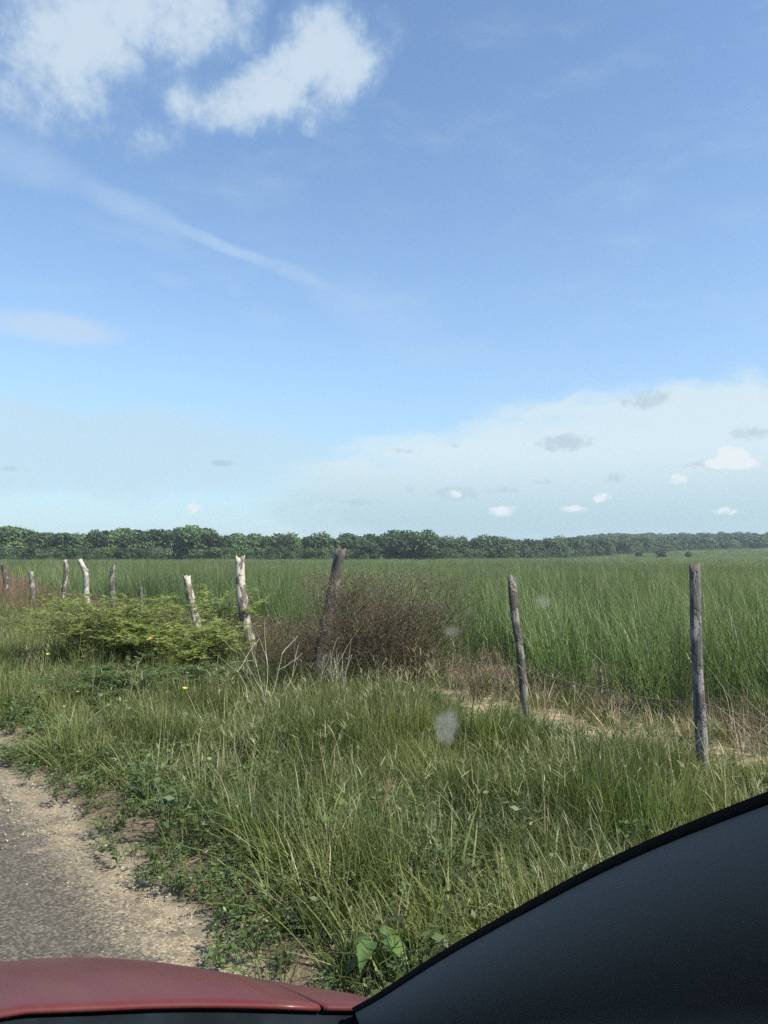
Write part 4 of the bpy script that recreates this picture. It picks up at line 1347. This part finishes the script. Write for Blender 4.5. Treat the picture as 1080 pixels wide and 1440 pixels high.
rows = [[glass_pt(xi, k) for xi in np.linspace(-1, 1, 41)] for k in range(NP_)]
mb = MB(); mb.grid(np.array(rows)); screen = mb.build('windscreen', CM['screen'], car, smooth=True)
# out of focus specks of dirt on the glass
dm, nt, out = new_mat('dried_dirt'); b = NB(nt)
tb = b.n('ShaderNodeBsdfTransparent'); df = b.n('ShaderNodeBsdfDiffuse'); df.inputs[0].default_value = (.74, .77, .68, 1)
tl = b.n('ShaderNodeBsdfTranslucent'); tl.inputs[0].default_value = (.74, .77, .68, 1)
ad = b.n('ShaderNodeMixShader'); b.link(df.outputs[0], ad.inputs[1]); b.link(tl.outputs[0], ad.inputs[2])
mx = b.n('ShaderNodeMixShader'); b.put(mx.inputs[0], b.m('MULTIPLY', b.attr('tlen'), b.ss(.1, .8, b.noise(b.mapv(b.n('ShaderNodeTexCoord').outputs['Object'], (1, 1, .35)), 420, 4, .7), .35, 1.0)))
b.link(tb.outputs[0], mx.inputs[1]); b.link(ad.outputs[0], mx.inputs[2]); b.link(mx.outputs[0], out.inputs[0])
GV = np.array(rows)


def on_glass(px, py):
    """where the sight line through a pixel meets the windscreen"""
    d = ray(px, py); dc = np.array([d[0] * RX + d[1] * RY, d[0] * FX + d[1] * FY, d[2]]); o = np.array([-RC, 0, CZ])
    best = None
    for i in range(0, GV.shape[0] - 1, 1):
        for j in range(0, GV.shape[1] - 1, 1):
            a, q, c = GV[i, j], GV[i, j + 1] - GV[i, j], GV[i + 1, j] - GV[i, j]
            A = np.stack([dc, -q, -c], 1)
            try: t, u, v = np.linalg.solve(A, a - o)
            except np.linalg.LinAlgError: continue
            if t > 0 and -.001 <= u <= 1.001 and -.001 <= v <= 1.001: return o + dc * t, np.cross(q, c) / np.linalg.norm(np.cross(q, c)), t
    return None


def speck(px, py, rx, ry, op, soft, rot=0.0):
    r = on_glass(px, py)
    if r is None: return
    p, nrm, t = r
    d = p - np.array([-RC, 0, CZ]); d /= np.linalg.norm(d)
    if nrm @ d > 0: nrm = -nrm
    side = np.cross(d, [0, 0, 1.0]); side /= np.linalg.norm(side); up = np.cross(side, d)
    def proj(w):          # slide along the sight line onto the glass plane
        o = np.array([-RC, 0, CZ]); dd = w - o
        return o + dd * ((p - o) @ nrm) / (dd @ nrm) + nrm * .0008
    k = t / FPX * np.linalg.norm([1, .3])
    an = np.linspace(0, 2 * math.pi, 33)
    rings = []; tl_ = []
    for q in (0.02, .35, .6, .8, .92, 1.0):
        ring = []
        for a in an:
            wob = 1 + .07 * math.sin(3 * a + px) + .05 * math.sin(5 * a + py)
            x_, y_ = rx * q * wob * math.cos(a), ry * q * wob * math.sin(a)
            x_, y_ = x_ * math.cos(rot) - y_ * math.sin(rot), x_ * math.sin(rot) + y_ * math.cos(rot)
            ring.append(proj(p + side * x_ * k + up * y_ * k))
        rings.append(ring); tl_ += [op * (1 - sstep(1 - soft, 1.0, q))] * len(an)
    mb = MB(); mb.grid(np.array(rings), t=np.array(tl_, float)); mb.build('dirt_speck', dm, screen, smooth=True)


speck(627, 1018, 20, 27, .38, .45, -.2)
speck(762, 842, 16, 12, .34, .9)
speck(634, 883, 15, 10, .30, .9)

# seal and pillar trim
for PL, sg in ((PIL, 1), (PILL, -1)):
    mb = MB(); prof_rows = []
    for k in range(NP_):
        c = PL[k]
        ring = [c + np.array([sg * a, bq, cq]) for a, bq, cq in ((-.002, .002, .001), (.002, .002, .001), (.003, -.001, .0), (.002, -.003, -.002), (-.0, -.003, -.003), (-.002, -.001, -.002), (-.002, .002, .001))]
        prof_rows.append(ring)
    mb.grid(np.array(prof_rows), flip=sg < 0); mb.build('glass_seal', CM['rubber'], car, smooth=True)
    # inside trim, rounded from the glass edge into the cabin and down to the door
    # cross-section turns from facing the cabin to facing back and down
    dirs = [(-.25, -.55, -.45)] * 2 + [(-.10, -.58, -.50), (.02, -.58, -.52), (.14, -.56, -.53), (.27, -.54, -.54), (.40, -.50, -.54), (.52, -.46, -.54), (.62, -.40, -.54), (.70, -.34, -.54), (.76, -.28, -.56), (.8, -.24, -.6)]
    off = [np.array([.001, -.002, -.001])]
    for q, st_ in zip(dirs, [.004, .006, .012, .014, .014, .014, .016, .018, .02, .026, .036, .05]): off.append(off[-1] + np.array(q) / np.linalg.norm(q) * st_)
    rows_ = []
    for k in range(NP_):
        c = PL[k]; w_ = .40 + .62 * vv[k]
        rows_.append([c + np.array([sg, 1, 1]) * o_ * (w_ if i > 0 else 1) for i, o_ in enumerate(off)] + [c + np.array([sg, 1, 1]) * (off[-1] * w_ + np.array([.004, -.05, -.10]) * q) for q in (.5, 1.5, 4)])
        for v_ in rows_[-1]: v_[0] = sg * min(sg * v_[0], .772)
    mb = MB(); mb.grid(np.array(rows_), flip=sg < 0); mb.build('pillar_trim', CM['trim'], car, smooth=True)
    # painted pillar outside
    rows_ = [[PL[k] + np.array([sg * a, bq, cq]) for a, bq, cq in ((.003, .001, .0), (.03, -.002, -.001), (.075, -.02, -.012), (.105, -.05, -.04), (.115, -.13, -.10))] for k in range(NP_)]
    mb = MB(); mb.grid(np.array(rows_), flip=sg > 0); mb.build('front_pillar', CM['paint'], car, smooth=True)
    # triangle between pillar, bonnet corner and door
    top = PL[0]
    k1 = int(NP_ * .62)
    rows_ = []
    for k in range(0, k1):
        a = PL[k] + np.array([sg * .050, -.12, -.10]); rows_.append([a, a * .5 + np.array([sg * .775, a[1] - .05, .87]) * .5, np.array([sg * .775, a[1] - .05, min(.87, a[2] - .01)])])
    mb = MB(); mb.grid(np.array(rows_), flip=sg < 0); mb.build('mirror_triangle', CM['dark'], car, smooth=True)

# cowl between bonnet and glass, with the wiper lying on it
rows_ = []
for Xc in np.linspace(-.77, .77, 61):
    f0 = float(base_f(Xc)); z0 = float(hood_z(Xc, f0))
    rows_.append([(Xc, f0 + .006, z0 - .010), (Xc, f0 - .008, z0 - .015), (Xc, f0 - .020, z0 - .024), (Xc, f0 - .030, z0 - .019), (Xc, f0 - .048, z0 - .022), (Xc, f0 - .075, z0 - .030), (Xc, f0 - .10, z0 - .05)])
mb = MB(); mb.grid(np.array(rows_)); mb.build('cowl', CM['cowl'], car, smooth=True)
wp_ = []
for q in np.linspace(0, 1, 12):
    Xc = .30 + .46 * q; wp_.append((Xc, float(base_f(Xc)) - .050 + .018 * q, float(hood_z(Xc, base_f(Xc))) - .010 - .004 * q))
mb = MB(); mb.tube(np.array(wp_), [.0042] * 11 + [.002], 6); wi = mb.build('wiper', plain('wiper_arm_grey', (.05, .058, .064), .8, spec=.1), car, smooth=True)

# roof, rear glass, side glass, inner parts
HX, HF, HZ = PIL[-1]
rows_ = []
for xi in np.linspace(-1, 1, 25):
    g = 1 - xi * xi; r = []
    fr_ = HF + .105 * g
    for q in np.linspace(0, 1, 25):
        f = fr_ + (-1.62 - fr_) * q
        r.append((xi * (HX + .06 * math.sin(q * 2.6)), f, HZ + .004 + .032 * g + .05 * math.sin(q * 2.6) - .06 * q ** 3))
    rows_.append(r)
mb = MB(); mb.grid(np.array(rows_), flip=True); o = mb.build('roof', CM['paint'], car, smooth=True); sm = o.modifiers.new('t', 'SOLIDIFY'); sm.thickness = .012; sm.offset = 1
rows_ = [[tuple(np.array(p) - np.array([0, 0, .02])) for p in r] for r in rows_]
mb = MB(); mb.grid(np.array(rows_)); mb.build('roof_liner', CM['liner'], car, smooth=True)
for sg in (-1, 1):
    def side_win(name, f0b, f1b, f0t, f1t):
        rr_ = []
        for q in np.linspace(0, 1, 5):
            rr_.append([(sg * (.775 + (HX + .035 - .775) * q ** 1.2), (f0b + (f1b - f0b) * w) * (1 - q) + (f0t + (f1t - f0t) * w) * q, .885 + (HZ + .03 - .885) * q) for w in np.linspace(0, 1, 7)])
        mb = MB(); mb.grid(np.array(rr_), flip=sg > 0); mb.build(name, CM['side'], car, smooth=True)
    side_win('side_window', .36, -.38, .02, -.40); side_win('side_window', -.42, -1.05, -.44, -1.05); side_win('quarter_window', -1.12, -1.60, -1.10, -1.45)
    for (fb, ft) in ((-.40, -.42), (-1.085, -1.075), (-1.72, -1.55)):
        mb = MB(); mb.tube([(sg * .778, fb, .86), (sg * .73, fb * .5 + ft * .5, 1.2), (sg * (HX + .04), ft, HZ + .03)], [.035, .03, .03], 8); mb.build('side_pillar', CM['paint'], car, smooth=True)
    mb = MB(); mb.box((sg * .88, .40, .955), (.15, .07, .11)); mo = mb.build('door_mirror', CM['paint'], car, bevel=.025)
    mb = MB(); mb.box((sg * .885, .362, .955), (.12, .004, .085)); mb.build('mirror_glass', plain('mirror_glass', (.8, .8, .8), .03, 1.0), mo)
    # seats
    st = empty('front_seat', (sg * .36, -.35, .25)); st.parent = car
    mb = MB(); mb.box((0, .02, .17), (.48, .50, .17)); mb.build('seat_cushion', CM['cloth'], st, bevel=.05)
    mb = MB(); mb.box((0, 0, .30), (.47, .14, .62)); o = mb.build('backrest', CM['cloth'], st, bevel=.05, loc=(0, -.27, .20)); o.rotation_euler = (R_(16), 0, 0)
    mb = MB(); mb.box((0, -.47, .90), (.26, .09, .17)); mb.build('headrest', CM['cloth'], st, bevel=.035)
mb = MB(); mb.box((0, -1.25, .42), (1.3, .5, .2)); mb.box((0, -1.52, .68), (1.3, .14, .55)); mb.build('rear_bench', CM['cloth'], car, bevel=.04)
rr_ = [[(xi * .70 * (1 - q) + xi * (HX + .01) * q, (-1.90 + .08 * xi * xi) * (1 - q) + (-1.62) * q, .93 * (1 - q) + (HZ - .0) * q) for xi in np.linspace(-1, 1, 9)] for q in np.linspace(0, 1, 6)]
mb = MB(); mb.grid(np.array(rr_), flip=True); mb.build('rear_window', CM['side'], car, smooth=True)
mb = MB(); mb.box((0, -.30, .235), (1.5, 3.0, .03)); mb.build('floor_pan', CM['dark'], car)
rows_ = []
for Xc in np.linspace(-.77, .77, 31):
    f0 = float(base_f(Xc)); z0 = float(hood_z(Xc, f0)) - .055
    rows_.append([(Xc, f0 - .09, z0), (Xc, f0 - .20, z0 + .0), (Xc, .46, z0 + .005), (Xc, .40, z0 - .04), (Xc, .39, z0 - .2), (Xc, .50, z0 - .34), (Xc, .75, .30)])
mb = MB(); mb.grid(np.array(rows_), flip=False); mb.build('dashboard', CM['dark'], car, smooth=True)
sw = empty('steering_wheel', (-.36, .27, .82)); sw.parent = car; sw.rotation_euler = (R_(65), 0, 0)
mb = MB(); an = np.linspace(0, 2 * math.pi, 37); mb.tube(np.stack([.18 * np.cos(an), .18 * np.sin(an), 0 * an], 1), .015, 8, cap=False); mb.build('rim', CM['rubber'], sw, smooth=True)
mb = MB(); mb.box((0, 0, 0), (.13, .10, .04)); mb.box((0, 0, 0), (.35, .03, .015)); mb.build('hub', CM['dark'], sw, bevel=.008)

# ------------------------------------------------------------------ the air
hz = MB(); hz.box((0, 0, 17), (5200, 5200, 42))
m, nt, out = new_mat('air'); b = NB(nt)
pv = b.n('ShaderNodeVolumePrincipled'); pv.inputs['Color'].default_value = (.74, .86, 1.0, 1); pv.inputs['Density'].default_value = 0.00034; pv.inputs['Anisotropy'].default_value = 0.1
b.link(pv.outputs[0], out.inputs['Volume'])
ho = hz.build('haze', m); tag(ho, kind='stuff')
